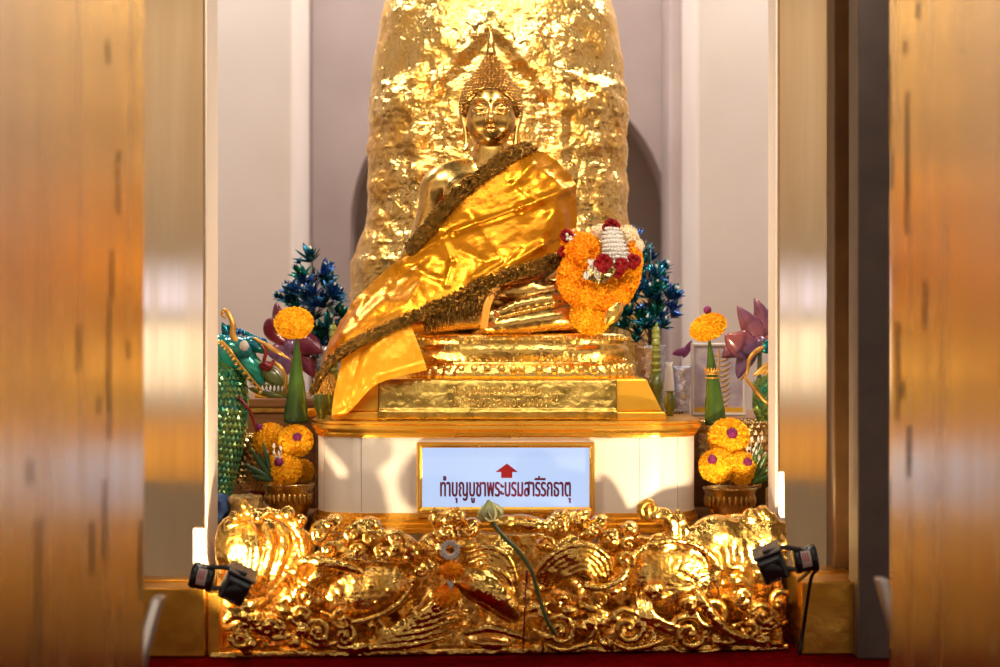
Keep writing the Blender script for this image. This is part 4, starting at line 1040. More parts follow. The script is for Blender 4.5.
# =================================================================== SIDE TABLES
def table(x0, x1, y0, y1, z, label, name='side_table', shelf=True):
    t = thing(name, label, 'table', ((x0+x1)/2, (y0+y1)/2, 0))
    bevel(part('table_top', box((x0, y0, z-.02), (x1, y1, z)), m_wood, t, False), .004)
    bevel(part('top_moulding', box((x0+.005, y0+.005, z-.032), (x1-.005, y1-.005, z-.0202)), m_trimg, t, False), .003)
    for x in (x0+.02, x1-.02):
        for y in (y0+.02, y1-.02): bevel(part('leg', box((x-.014, y-.014, 0), (x+.014, y+.014, z-.0322)), m_wood, t, False), .003)
    if name == 'altar_stand': bevel(part('front_panel', box((x0+.036, y0+.024, 0), (x1-.036, y0+.034, z-.0322)), m_wood, t, False), .002)
    bevel(part('apron', box((x0+.034, y0+.010, z-.10), (x1-.034, y0+.022, z-.0322)), m_wood, t, False), .002)
    return t
ZF = .222; ZL = .458; ZR = .415
table(-.72, -.393, .0, .33, ZF, 'low brown wooden table left of the pedestal under the brass bowl')
table(.414, .74, .0, .37, ZF, 'low brown wooden table right of the pedestal under the brass bowl')
table(-.70, -.372, .38, .84, ZL, 'brown wooden altar stand behind the green serpent figure', 'altar_stand')
table(.376, .72, .395, .84, ZR, 'wooden altar stand carrying the framed panels', 'altar_stand')

# =================================================================== MARIGOLDS
V, F = flower_ball(1.0, 1500, (1, 1, .95), .115, .062)
def make_ball():
    t = thing('marigold_ball', 'x', 'flower', (0, 0, 0), 'marigold balls in the brass bowls')
    part('petals', (V, F), m_mari, t)
    part('amaranth', join(ball((0, -.93, .42), .25, 10), petals(fib(90)*.25+np.array([0, -.93, .42]), fib(90), .05, .04)), m_amar, t, True, 'purple round flower pinned on')
    return t
proto = make_ball(); first = [True]
def mball(px, py, y, rpx, rot, label):
    p = P(px, py, y); r = rpx*(y-CAM_Y)/FPX
    if first[0]:
        o = proto; first[0] = False; o.location = p; o.rotation_euler = rot; o.scale = (r,)*3; o['label'] = label
    else: o = copy_thing(proto, p, rot, label, r)
    return o
R2 = math.radians
mball(296, 441, .065, 16.5, (R2(8), 0, R2(10)), 'topmost yellow marigold ball under the green cone, left of the pedestal')
mball(284, 469, .055, 17.5, (R2(-2), 0, R2(-12)), 'lower yellow marigold ball with purple dot in the left bowl')
mball(271, 440, .135, 17, (R2(-20), 0, R2(-60)), 'deep yellow marigold ball behind the topmost one in the left bowl')
mball(302, 471, .15, 12, (R2(-20), 0, R2(130)), 'small marigold ball wedged between left bowl and pedestal')
mball(729, 438, .085, 20, (R2(8), 0, R2(2)), 'topmost and largest marigold ball under the banded cone, right of the pedestal')
mball(717, 466, .045, 17.5, (R2(0), 0, R2(-22)), 'yellow marigold ball touching the pedestal in the right bowl')
mball(742, 468, .05, 16.5, (R2(0), 0, R2(14)), 'outer right marigold ball beside the green sprigs in the right bowl')
# brass bowls
def bowl(px, y, rpx, rim_py, label):
    c = P(px, 400, y); s = (y-CAM_Y)/FPX; r = rpx*s; zr = P(0, rim_py, y)[2]; h = zr-ZF
    t = thing('brass_bowl', label, 'bowl', (c[0], y, ZF), 'brass bowls of marigolds')
    pr_ = [(0, 0), (r*.72, 0), (r*.74, h*.06), (r*.70, h*.12), (r*.82, h*.3), (r*.90, h*.55), (r*.95, h*.85), (r*1.02, h*.97), (r*1.02, h), (r*.95, h), (r*.88, h*.8), (r*.8, h*.35), (0, h*.25)]
    part('body', lathe(pr_, (c[0], y, ZF), 48, cap=False), m_bowl, t)
    vf = [ball((c[0]+r*.905*math.cos(a), y+r*.905*math.sin(a), ZF+h*.6), r*.09, 5, (1, 1, 2.6)) for a in np.linspace(0, 2*PI, 26, endpoint=False)]
    part('flutes', join(*vf), m_bowl, t)
    part('rim', tube(catmull([(c[0]+r*1.0*math.cos(a), y+r*1.0*math.sin(a), zr) for a in np.linspace(0, 2*PI, 25)], 3), .0022, 6, False), m_seq, t)
    return t
bowl(289, .09, 25, 484, 'dark hammered brass bowl of marigolds left of the pedestal')
bowl(730, .10, 26.5, 488, 'dark hammered brass bowl of marigolds right of the pedestal')
# leaf sprigs
def leaf3(a, b, W, TH, bend=(0, 0, 0), face=(0, -1, 0), n=12, prof=None):
    a, b = np.array(a, float), np.array(b, float); bend = np.array(bend, float)
    tt = np.linspace(0, 1, n); C = a+(b-a)*tt[:, None]+bend*(4*tt*(1-tt))[:, None]
    T = np.gradient(C, axis=0); T /= np.linalg.norm(T, axis=1)[:, None]
    face = np.array(face, float); loops = []
    for i, t in enumerate(tt):
        sd = np.cross(T[i], face); sd /= np.linalg.norm(sd)+1e-9; nn = np.cross(sd, T[i])
        w = W*(prof(t) if prof else (math.sin(PI*t**.8)**.75 if 0 < t < 1 else .02))+1e-5; h = TH*(w/W)**.7
        loops.append([C[i]+sd*w*math.cos(q)+nn*h*math.sin(q)+nn*(-W*.25)*(math.cos(q)**2)*(w/W) for q in np.linspace(0, 2*PI, 12, endpoint=False)])
    return loft(loops)
def sprigs(cx_, cy_, y, specs, label):
    vfs = [leaf3(P(cx_, cy_, y), P(a, b, y2), w*.002, .001) for a, b, y2, w in specs]
    return solo('leaf_sprig', join(*vfs), m_dleaf if cx_ < 500 else m_leaf, label, 'leaves')
sprigs(273, 481, .03, [(248, 446, .02, 3), (243, 463, .02, 3), (251, 476, .0, 3), (258, 452, .04, 3), (262, 440, .03, 2.5), (246, 470, .05, 2)], 'dark spiky leaf sprig fanning left from the left bowl')
sprigs(752, 484, .03, [(768, 452, .02, 3), (757, 443, .03, 3), (774, 463, .02, 3), (778, 473, .01, 3), (763, 447, .05, 3), (762, 438, .04, 2)], 'green spiky leaf sprig beside the outer right marigold ball')
for cx_, sgn, lab in ((277, -1, 'cluster of white buds between the left marigolds'), (752, 1, 'cluster of white buds by the right marigolds')):
    vfs = []
    for k in range(11):
        px = cx_+sgn*rnd.uniform(-8, 14)*(1 if sgn > 0 else .7); py = rnd.uniform(440, 468) if sgn > 0 else rnd.uniform(447, 462)
        p = P(px, py, .022+.02*rnd.random()); vfs.append(leaf3(p, p+np.array([sgn*.003*rnd.random(), -.004, .011]), .0028, .0028)); vfs.append(tube([p, P(cx_-sgn*2, 480, .06)], .0006, 4))
    solo('bud_cluster', join(*vfs), m_jas, lab, 'flower')
# folded leaf cones with marigold discs
def cone(base, apex, rb_, y, label, ring=None, disc=None, sc=1):
    A = P(*base, y); Bp = P(*apex, y); t = thing('banana_leaf_cone', label, 'leaf cone', A)
    n = 40; V_ = []; L = 30
    for i in range(L):
        q = i/(L-1); r = rb_*(1-q)**.9*1.0+.0012; c = A+(Bp-A)*q
        for k in range(n):
            a = 2*PI*k/n; sw = ((k/n*3+q*2.2) % 1.0); rr = r*(1+.10*sw)
            V_.append(c+np.array([rr*math.cos(a), rr*math.sin(a), 0]))
    V_ = np.array(V_); F_ = [[i*n+k, i*n+(k+1) % n, (i+1)*n+(k+1) % n, (i+1)*n+k] for i in range(L-1) for k in range(n)]
    F_.append(list(range(n))[::-1]); F_.append([(L-1)*n+k for k in range(n)])
    part('leaf', (V_, F_), m_leaf, t)
    part('base_fold', lathe([(rb_*.9, -.007), (rb_*1.08, -.006), (rb_*1.12, 0), (rb_*1.02, .004)], A, 32), m_dleaf, t)
    if ring:
        q = (A[2]-P(0, ring, y)[2])/(A[2]-Bp[2]); c = A+(Bp-A)*q; r = rb_*(1-q)**.9*1.12+.0025
        vf = [tube(catmull([c+np.array([r*math.cos(a), r*math.sin(a), dz]) for a in np.linspace(0, 2*PI, 17)], 2), .0017, 6, False) for dz in (-.008, 0, .004)]
        vf += [leaf3(c+np.array([r*math.cos(a), r*math.sin(a), .003]), c+np.array([r*1.15*math.cos(a), r*1.15*math.sin(a), .014]), .0026, .001, face=(math.cos(a), math.sin(a), 0)) for a in np.linspace(0, 2*PI, 14, endpoint=False)]
        part('gold_band', join(*vf), m_trimg, t, True, 'gold crown-shaped band')
    if disc:
        px, py, rx, rz, ang = disc; s = (y-CAM_Y)/FPX
        dd_ = fib(1700); sq = np.array([rx*s, rx*s*.95, rz*s]); nn = dd_/sq; nn /= np.linalg.norm(nn, axis=1)[:, None]
        vf = join(ball((0, 0, 0), .95, 14, sq), petals(dd_*sq, nn, .0045, .0023))
        vf = xf(vf, Matrix.Translation(Vector(P(px, py, y))) @ Matrix.Rotation(math.radians(ang), 4, 'Y'))
        part('marigold_disc', vf, m_mari, t, True, 'yellow marigold disc on top')
    return t
cone((296, 420), (297, 335), .0235, .09, 'plain green leaf cone topped by a marigold disc, left of the pedestal', None, (294, 323, 18.5, 15, 0))
c2 = cone((716, 422), (709, 337), .021, .13, 'dark green leaf cone with gold band and tilted marigold disc, right side', 374, (708, 327, 18, 12, -22))
part('amaranth', ball(P(707.5, 310, .13), .0085, 10), m_amar, c2, True, 'purple round flower')
# sequined baskets
def basket(px, y, rpx, rim, base, label, tilt=0):
    c = P(px, 400, y); s = (y-CAM_Y)/FPX; r = rpx*s; z0 = ZF+.0005; z1 = P(0, rim, y)[2]; zb = P(0, base, y)[2]
    t = thing('sequined_bowl', label, 'bowl', (c[0], y, z0), 'sequined gold bowls')
    hh = z1-zb
    pr_ = [(0, 0), (r*.5, 0), (r*.52, .005), (r*.3, .02), (r*.28, (zb-z0)*.8), (r*.5, zb-z0), (r*.80, zb-z0+hh*.2), (r*.96, zb-z0+hh*.5), (r, zb-z0+hh*.75), (r*.97, zb-z0+hh), (r*.90, zb-z0+hh), (r*.85, zb-z0+hh*.5), (0, zb-z0+hh*.25)]
    part('body', lathe(pr_, (c[0], y, z0), 64, cap=False), m_seq, t)
    vf = []; nr = 9
    for i in range(nr):
        q = (i+.5)/nr; z = zb+hh*q; rr = np.interp(q, [0, .2, .5, .75, 1], [.5, .80, .96, 1, .97])*r; n = 34
        for k in range(n):
            a = 2*PI*(k+.5*(i % 2))/n; d_ = np.array([math.cos(a), math.sin(a), 0]); p = np.array([c[0], y, z])+d_*rr
            th_ = 2*PI*rr/n*.5; tg = np.array([-d_[1], d_[0], 0]); h2 = hh/nr*.62
            base_ = [p+tg*th_, p+np.array([0, 0, h2]), p-tg*th_, p-np.array([0, 0, h2])]; vf.append((np.array(base_+[p+d_*.0045]), [[0, 1, 4], [1, 2, 4], [2, 3, 4], [3, 0, 4]]))
    part('sequins', join(*vf), m_seq, t, False)
    part('rim', join(*[ball((c[0]+r*.97*math.cos(a), y+r*.97*math.sin(a), z1), .004, 4) for a in np.linspace(0, 2*PI, 60, endpoint=False)]), m_seq, t)
basket(738, .275, 38, 422, 488, 'large gold sequined footed bowl behind the right marigolds')
basket(258, .215, 29, 436, 490, 'gold sequined footed bowl behind the left marigolds, touching the scaly serpent')
# textured gold paper blocks, blue cloth
def lump(lo, hi, amp, m, name, lab, cat, f=60):
    h = .004; fl = Field(np.array(lo)-.01, np.array(hi)+.01, h)
    c = (np.array(lo)+np.array(hi))/2; e = (np.array(hi)-np.array(lo))/2
    X, Y, Z = fl.sub(fl.lo, np.array(hi)+.02)[1:]
    q = np.stack(np.broadcast_arrays(abs(X-c[0])-e[0]*.8, abs(Y-c[1])-e[1]*.8, abs(Z-c[2])-e[2]*.8), -1)
    fl.F[:q.shape[0], :q.shape[1], :q.shape[2]] = np.linalg.norm(np.maximum(q, 0), axis=-1)+np.minimum(q.max(-1), 0)-e.min()*.2
    V_, Q_ = fl.mesh(); N_ = vnormals(V_, Q_); V_ = V_+N_*(amp*fbm(V_*f, 3))[:, None]; V_[:, 2] = np.maximum(V_[:, 2], lo[2]+.0004)
    solo(name, (V_, Q_), m, lab, cat)
lump((.535, .005, ZF), (.592, .05, .292), .006, m_clay, 'gold_paper_block', 'rough gold textured block beside the right brass bowl', 'block')
lump((-.545, .005, ZF), (-.480, .045, .274), .012, m_clay, 'gold_paper_block', 'crumpled gold textured block below the left sequined bowl', 'block', 45)
lump((-.63, .0, ZF), (-.552, .06, .268), .028, m_bluecl, 'blue_cloth', 'crumpled dark blue cloth at the foot of the green serpent', 'cloth', 40)
lump((.594, .02, ZF), (.63, .05, .262), .010, m_bluecl, 'blue_cloth', 'small dark blue cloth bundle beside the right gold block', 'cloth', 50)

# =================================================================== FOIL TREES
def foil_tree(px, y, ztab, top_py, spots, label, seed):
    r_ = random.Random(seed); g = np.random.default_rng(seed)
    c = P(px, 400, y); zt = P(0, top_py, y)[2]; zp = ztab+.13
    t = thing('foil_tree', label, 'ornamental tree', (c[0], y, ztab), 'foil leaf trees')
    part('trunk', tube([(c[0], y, ztab+.02), (c[0], y, zt-.012)], (.005, .003), 8), m_black, t)
    groups = {0: [], 1: [], 2: []}; pearls = []; twigs = []
    spots = spots+[(a+r_.uniform(-6, 6), b+r_.uniform(-3, 9), c_*.9) for a, b, c_ in spots if b > top_py+8]
    for sx_, sy_, sr in spots:
        yy = y+r_.uniform(-.045, .03)*(abs(sr) > 6); p = P(sx_, sy_, yy); col = r_.choice((0, 0, 1, 2)); q = groups[col]
        root = np.array([c[0], y, max(ztab+.05, p[2]-.03)]); twigs.append(tube([root, (root+p)/2+np.array([0, 0, -.003]), p], .0012, 4))
        up = p-root; up /= np.linalg.norm(up)+1e-9; up = up*.7+np.array([0, -.25, .55]); up /= np.linalg.norm(up)
        nl = 17
        for k in range(nl):
            d_ = g.normal(0, 1, 3); d_ -= up*d_.dot(up); d_ /= np.linalg.norm(d_); el = r_.uniform(.1, 1.25); d_ = d_*math.sin(el)+up*math.cos(el)
            L_ = sr*.0031*r_.uniform(.8, 1.25); q.append(leaf3(p, p+d_*L_, L_*.15, .0008, up*.002, face=up+.01, n=6))
        if r_.random() < .75:
            tip = p+up*sr*.0022*1.25; twigs.append(tube([p, tip], .0006, 4)); pv = [ball(tip, r_.uniform(.0022, .0034), 5)]
            for _ in range(2):
                d_ = g.normal(0, .5, 3)+up; d_ /= np.linalg.norm(d_); pv.append(leaf3(tip, tip+d_*.007, .0018, .0016, n=5))
            pearls.append(join(*pv))
    for (nm, m_), k in zip((('teal_leaves', m_teal), ('green_leaves', m_teal2), ('blue_leaves', m_blue)), (0, 1, 2)):
        if groups[k]: part(nm, join(*groups[k]), m_, t, True, ('dark teal', 'green', 'blue')[k]+' foil leaves')
    for pv in pearls: part('pearl', pv, m_pearl, t)
    part('twigs', join(*twigs), m_black, t)
    return t
sp = [(312, 262, 13), (302, 277, 11), (322, 277, 12), (311, 288, 12), (297, 292, 11), (325, 290, 12), (290, 303, 9), (334, 300, 11), (308, 303, 13), (320, 308, 13), (299, 312, 12), (333, 316, 12), (340, 318, 9),
      (312, 322, 13), (326, 330, 13), (336, 332, 10), (318, 342, 13), (330, 346, 12), (306, 334, 11), (322, 356, 12), (314, 368, 11), (332, 360, 10), (298, 322, 10), (284, 300, 6), (328, 268, 6), (300, 264, 5)]
foil_tree(314, .46, ZL, 262, sp, 'teal and blue foil leaf tree with white beads, left of the stupa', 5)
sp = [(636, 238, 9), (643, 252, 10), (640, 268, 12), (650, 262, 10), (655, 277, 11), (642, 286, 13), (661, 290, 12), (650, 298, 13), (668, 300, 12), (636, 302, 13), (656, 310, 13), (670, 312, 10), (644, 318, 13), (630, 316, 12),
      (660, 322, 11), (628, 330, 10), (648, 328, 12), (640, 336, 9), (664, 270, 7), (632, 280, 12), (630, 254, 9)]
foil_tree(650, .445, ZR, 240, sp, 'dark blue and green foil leaf tree, right of the garland', 9)
# crumpled silver foil pots
def pot(px, y, z, hw, top_py, m, name, label, cat, prof=None, n=40, amp=.003, sq=1):
    c = P(px, 400, y); s = (y-CAM_Y)/FPX; r = hw*s; h = P(0, top_py, y)[2]-z
    prof = prof or [(0, 0), (.80, 0), (.85, .1), (.92, .5), (1, .9), (1.04, 1), (.92, 1), (.86, .85), (0, .8)]
    pp = [(a*r, b*h) for a, b in prof]; dense = []
    for (a, b), (a2, b2) in zip(pp[:-1], pp[1:]):
        k = max(1, int(math.hypot(a2-a, b2-b)/.006)); dense += [(a+(a2-a)*q/k, b+(b2-b)*q/k) for q in range(k)]
    dense.append(pp[-1]); V_, F_ = lathe(dense, (c[0], y, z), n, sy=sq, cap=False)
    if amp:
        ctr = V_[:, :2]-np.array([c[0], y]); rr = np.linalg.norm(ctr, axis=1)[:, None]+1e-9; V_[:, :2] += ctr/rr*(amp*ridged(V_*55, 2))[:, None]
    V_[:, 2] = np.maximum(V_[:, 2], z)
    return solo(name, (V_, F_), m, label, cat)
pot(324, .44, ZL, 12, 346, m_silver, 'silver_foil_pot', 'crumpled silver foil pot under the left foil tree', 'pot')
pot(650, .445, ZR, 14.5, 345, m_silver, 'silver_foil_pot', 'crumpled silver foil pot under the right foil tree', 'pot')
pot(681, .47, ZR, 9.5, 366, m_silver, 'silver_foil_pot', 'narrow silver foil pot beside the white framed panel', 'pot')
pot(669, .42, ZR, 5.5, 362, m_vase, 'white_vase', 'small white vase behind the green candlestick', 'vase', [(0, 0), (.7, 0), (.9, .2), (1, .55), (.7, .85), (.5, .93), (.75, 1), (.5, .98), (0, .9)], amp=0)
pot(277, .43, ZL, 17, 384, m_pot, 'green_tray', 'dark green dish with white scalloped rim behind the left leaf cone', 'dish', [(0, 0), (.7, 0), (.72, .2), (1, .9), (1, 1), (.95, 1), (.7, .4), (0, .35)], amp=0)
ZP = .4254
def bead_stick(px, y, z, top_py, label):
    c = P(px, 400, y); s = (y-CAM_Y)/FPX; h = P(0, top_py, y)[2]-z; t = thing('celadon_candlestick', label, 'candlestick', (c[0], y, z))
    part('base', lathe([(0, 0), (.016, 0), (.017, .01), (.012, .02), (.013, .05), (.016, .055), (.016, .068), (.0125, .072), (.0125, h*.45), (0, h*.46)], (c[0], y, z), 24, cap=False), m_pot, t)
    n = 7; vf = []
    for i in range(n):
        q = (i+.5)/n; zz = z+h*.44+(h*.52)*q; vf.append(ball((c[0], y, zz), .0128-.004*q, 9, (1, 1, .62)))
    vf.append(tube([(c[0], y, z+h*.42), (c[0], y, z+h*.97)], (.0105, .007), 12))
    part('beaded_candle', join(*vf), m_celadon, t, True, 'pale green beaded upper part'); part('tip', leaf3((c[0], y, z+h*.96), (c[0]+.003, y, z+h*1.02), .003, .003), m_celadon, t)
bead_stick(656, .362, ZP, 324, 'pale green beaded candlestick behind the right end of the plinth')
bead_stick(333, .362, ZP, 322, 'pale green beaded candlestick behind the robe, left of the stupa')
gp_ = [(0, 0), (.55, 0), (.5, .12), (.85, .3), (1, .55), (.85, .78), (.5, .88), (.55, .95), (.9, 1), (.4, 1), (0, .95)]
pot(322, .12, ZP, 9, 386, m_pot, 'green_jar', 'small round olive green jar beside the sash, left end of the pedestal', 'jar', gp_, amp=0)
pot(670, .26, ZP, 6.5, 391, m_pot, 'green_jar', 'tiny round olive green jar at the right end of the plinth', 'jar', gp_, amp=0)
pot(312, .20, ZP, 5, 408, m_mario, 'marigold_blossom', 'small orange marigold head on the pedestal beside the leaf cone', 'flower', [(0, 0), (.7, 0), (1, .4), (.8, .85), (0, 1)], amp=.003)
# bead row on the pedestal's right edge
solo('bead_string', join(*[ball((x, .33+.0, ZP+.0035), .0034, 5) for x in np.arange(.345, .395, .0062)]), m_hinge, 'string of dark beads along the right rear edge of the pedestal', 'beads')

# framed panels
def panel(px0, px1, py0, y, z, label, m_in, cat='panel'):
    x0, x1 = P(px0, 0, y)[0], P(px1, 0, y)[0]; z1 = P(0, py0, y)[2]
    t = thing('framed_panel', label, cat, ((x0+x1)/2, y, z))
    w = .007
    V_, F_ = frame(x0, x1, z, z1, w, [(0, y+.008), (0, y-.004), (.002, y-.006), (w-.002, y-.006), (w, y-.004), (w, y+.001)])
    part('frame', (V_, F_), m_frame, t, False); bk = part('backing', box((x0+w-.001, y+.0011, z+w-.001), (x1-w+.001, y+.007, z1-w+.001)), m_in, t, False)
    vf = []; cxx = (x0+x1)/2; zz = z+.02
    rr = random.Random(4)
    while zz < z1-.02:
        for sgn in (-1, 1):
            vf.append(tube(catmull([(cxx+sgn*.004, y-.0005, zz), (cxx+sgn*.014, y-.0008, zz+.002), (cxx+sgn*(.024+.004*rr.random()), y-.0005, zz+.010)], 4), (.0012, .0016, .0005), 5))
        zz += .0115
    vf.append(tube([(cxx, y-.0005, z+.01), (cxx, y-.0005, z1-.014)], .0014, 5))
    part('branch_motif', join(*vf), m_yel, bk, True, 'yellow feathery branch motif')
    part('bottom_rail', box((x0+w, y-.003, z+w), (x1-w, y+.001, z+w+.012)), m_yel, t, False, 'yellow bottom strip')
    return t
panel(691, 746, 343, .50, ZR, 'white framed lavender panel with yellow branch motif behind the banded cone', m_pict)
# =================================================================== LOTUS FLOWERS (lacquered)
def lotus(center, specs, y, label, gd=None):
    c = P(*center, y); t = thing('lacquered_lotus', label, 'flower', c)
    for ip, (tip, w, dy, bend) in enumerate(specs):
        a = P(center[0], center[1], y)+np.array([0, dy*.3, 0]); b = P(tip[0], tip[1], y+dy)
        part('petal', leaf3(a, b, w*.0022, .006, np.array([bend[0], 0, bend[1]])*.0022, n=16, prof=lambda s: math.sin(PI*min(.999, max(.001, s))**.95)**.7*(1 if s < .5 else 1-.3*(s-.5)) if 0 < s < 1 else (.25 if s == 0 else .02)), m_lotusr if (center[0] < 500 and ip in (0, 1, 3, 4)) else m_lotus, t)
    part('stem', tube([c+np.array([0, 0, -.01]), c*np.array([1, 1, 0])+np.array([.0, .03, ZL if center[0] < 500 else ZR])], .005, 8), m_stem, t)
    part('heart', ball(c+np.array([0, -.005, 0]), .016, 10), m_lotus, t)
    return t
lotus((760, 343), [((754, 298), 9, .02, (6, 0)), ((737, 306), 11, .0, (4, -4)), ((725, 334), 15, -.03, (0, -6)), ((722, 358), 12, -.01, (0, 5)), ((738, 379), 9, .0, (-3, 2)), ((776, 300), 9, .03, (3, 0)), ((790, 345), 12, .02, (0, 3))], .40,
      'large dusty pink and purple lacquered lotus at the right, open petals')
lotus((291, 345), [((270, 318), 13, -.02, (-5, 3)), ((276, 302), 8, .0, (-3, 0)), ((300, 308), 12, -.03, (3, 4)), ((322, 353), 12, -.03, (0, 5)), ((314, 378), 9, -.01, (3, 0)), ((288, 375), 10, .0, (-4, 0)), ((266, 350), 10, .0, (0, -4))], .42,
      'purple and crimson lacquered lotus behind the left marigold disc')
pp = P(686, 352, .45); solo('magenta_bloom', join(leaf3(P(676, 416, .60), P(681, 357, .58), .002, .002), leaf3(P(690, 350, .56), P(672, 354, .56), .010, .004), leaf3(P(683, 358, .56), P(692, 340, .56), .008, .004)), m_purple, 'small magenta bloom left of the white framed panel', 'flower')

# =================================================================== SERPENTS
def scales(path, rad, n_ring, n_around, size, a0=-PI, a1=0):
    path = np.array(path); T = np.gradient(path, axis=0); T /= np.linalg.norm(T, axis=1)[:, None]; vfs = []
    for i in range(n_ring):
        q = i/(n_ring-1)*(len(path)-1.001); k = int(q); f = q-k; c = path[k]*(1-f)+path[k+1]*f; r = np.interp(q/(len(path)-1), np.linspace(0, 1, len(rad)), rad); t = T[k]
        ux = np.array([1., 0, 0]); ux -= t*ux.dot(t); ux /= np.linalg.norm(ux); uy = np.cross(t, ux)
        if uy[1] < 0: uy = -uy
        for j in range(n_around):
            a = a0+(a1-a0)*(j+.5*(i % 2))/n_around; nn = ux*math.cos(a)+uy*math.sin(a); tg = -ux*math.sin(a)+uy*math.cos(a); p = c+nn*r
            s = size; pts = [p-t*s*.75+nn*.0005, p+tg*s*.55-t*s*.1+nn*.0012, p+tg*s*.45+t*s*.45+nn*.0022, p+t*s*.85+nn*.0036, p-tg*s*.45+t*s*.45+nn*.0022, p-tg*s*.55-t*s*.1+nn*.0012, p+nn*.0048]
            vfs.append((np.array(pts), [[0, 1, 6], [1, 2, 6], [2, 3, 6], [3, 4, 6], [4, 5, 6], [5, 0, 6]]))
    return join(*vfs)
y = .14
ng = thing('serpent_figure', 'green scaly lacquered serpent with gold-edged head, left side', 'statue', P(226, 510, y))
body = catmull([(*P(208, 517, y)[:2], ZF+.001), P(212, 480, y), P(221, 440, y), P(226, 400, y), P(224, 370, y+.02), P(222, 350, y+.03)], 8)
rads = (.042, .044, .046, .044, .036, .028)
part('body', tube(body, rads, 28), m_naga, ng)
part('scales', scales(body[::-1], [r+.0002 for r in rads[::-1]], 34, 15, .0105, -PI*1.05, PI*.05), m_scale, ng, False, 'green and gold overlapping scales')
hf = Field(P(205, 400, y)+np.array([0, -.10, 0]), P(290, 315, y)+np.array([0, .10, 0]), .0016)
e = lambda px, py, dy, rx, ry, rz, ang=0, k=.006, op='+': hf.ell(P(px, py, y+dy), (rx*.00207, ry, rz*.00207), Matrix.Rotation(math.radians(ang), 3, 'Y'), k, op)
e(236, 352, 0, 18, .036, 17, 20); e(250, 366, -.01, 20, .028, 12, 50, .01); e(222, 345, .01, 12, .03, 12); e(258, 380, -.01, 8, .02, 7, 40, .006)
e(243, 350, -.034, 9, .012, 8, 30, .003); e(257, 345, -.006, 14, .02, 7, 28, .006)
V_, Q_ = hf.mesh(); V_ = smooth_mesh(V_, Q_, 2)
part('head', (V_, Q_), m_nagab, ng, True, 'blue-green glossy head')
cr_ = []
for k in range(9):
    a = P(228+k*4.4, 334+abs(k-3)*1.6, y+.005); b = P(222+k*5.6, 322+k*2.2, y+.01); cr_.append(leaf3(a, b, .008, .003))
part('crest', join(*cr_), m_teal, ng, True, 'dark teal crest')
part('eye', ball(P(244, 346, y-.043), .0105, 10, (.9, .6, 1.1)), m_eye, ng, True, 'ivory eye')
gt = []
path = catmull([P(221, 341, y-.036), P(230, 350, y-.045), P(238, 362, y-.045), P(250, 377, y-.040), P(262, 391, y-.034)], 6)
gt.append(tube(path, (.0035, .003, .0024), 7))
for p in path[::2]: gt.append(leaf3(p, p+np.array([-.007, -.003, -.006]), .004, .0025, n=5))
part('serrated_brow', join(*gt), m_trimg, ng, True, 'gold serrated jaw line')
hn = catmull([P(237, 345, y-.02), P(233, 335, y-.02), P(233, 325, y-.018), P(229, 315, y-.015), P(225, 310, y-.012), P(222, 314, y-.012), P(226, 318, y-.012)], 6)
hn_ = [tube(hn, (.009, .007, .0055, .0045, .0032, .0028), 9)]+[ball(p, .0075-.0012*i, 7, (1.2, 1, .7)) for i, p in enumerate(hn[2:14:4])]
part('horn', join(*hn_), m_trimg, ng, True, 'gold curled horn')
wh = [tube(catmull([P(254, 338, y-.02), P(266, 345, y-.03), P(278, 352, y-.035), P(291, 360, y-.03)], 6), (.003, .005, .0045, .001), 8),
      tube(catmull([P(268, 362, y-.02), P(279, 366, y-.03), P(286, 378, y-.03), P(285, 390, y-.028), P(290, 395, y-.028)], 6), (.003, .0048, .0045, .0035, .001), 8)]
part('whisker', join(*wh), m_trimg, ng, True, 'gold curling bands')
part('nostril_curl', join(tube(catmull([P(262, 345, y-.03), P(266, 352, y-.038), P(264, 362, y-.038), P(270, 366, y-.038), P(274, 360, y-.034)], 5), .004, 7), ball(P(266, 366, y-.03), .013, 9, (1.1, .6, .8))), m_red, ng, True, 'dark red snout')
part('jaw', join(leaf3(P(256, 366, y-.015), P(288, 392, y-.02), .018, .012, (.0, 0, .006)), leaf3(P(248, 388, y-.01), P(284, 398, y-.012), .008, .010)), m_pot, ng, True, 'dark olive lower jaw')
part('teeth', join(*[leaf3(P(262+k*4, 392, y-.024), P(262.5+k*4, 385, y-.026), .0028, .002, n=5) for k in range(6)]), m_pearl, ng)
part('chest_band', join(*[tube(catmull([P(248, 412+k*9, y-.03), P(238, 420+k*9, y-.040), P(241, 428+k*9, y-.02)], 3), .003, 6) for k in range(0)]+[tube(catmull([P(238, 396, y-.035), P(250, 412, y-.036), P(258, 436, y-.02)], 5), (.004, .0035, .002), 7)]), m_red, ng)
solo('red_cloth', xf(leaf3((0, 0, 0), (.012, 0, .115), .022, .010, (.012, 0, 0)), Matrix.Translation(Vector((P(248, 480, .20)[0], .195, ZF+.0005)))), m_red, 'narrow crimson cloth strip between the serpent and the sequined bowl', 'cloth')
solo('yellow_figurine', join(lathe([(0, 0), (.016, 0), (.017, .006), (.012, .016), (.008, .026), (.0, .030)], (P(262, 0, .42)[0], .42, ZL), 20, cap=False), ball((P(262, 0, .42)[0], .42, ZL+.034), .008, 8)), m_yel, 'small yellow figurine with rounded head under the serpent jaw', 'figurine')
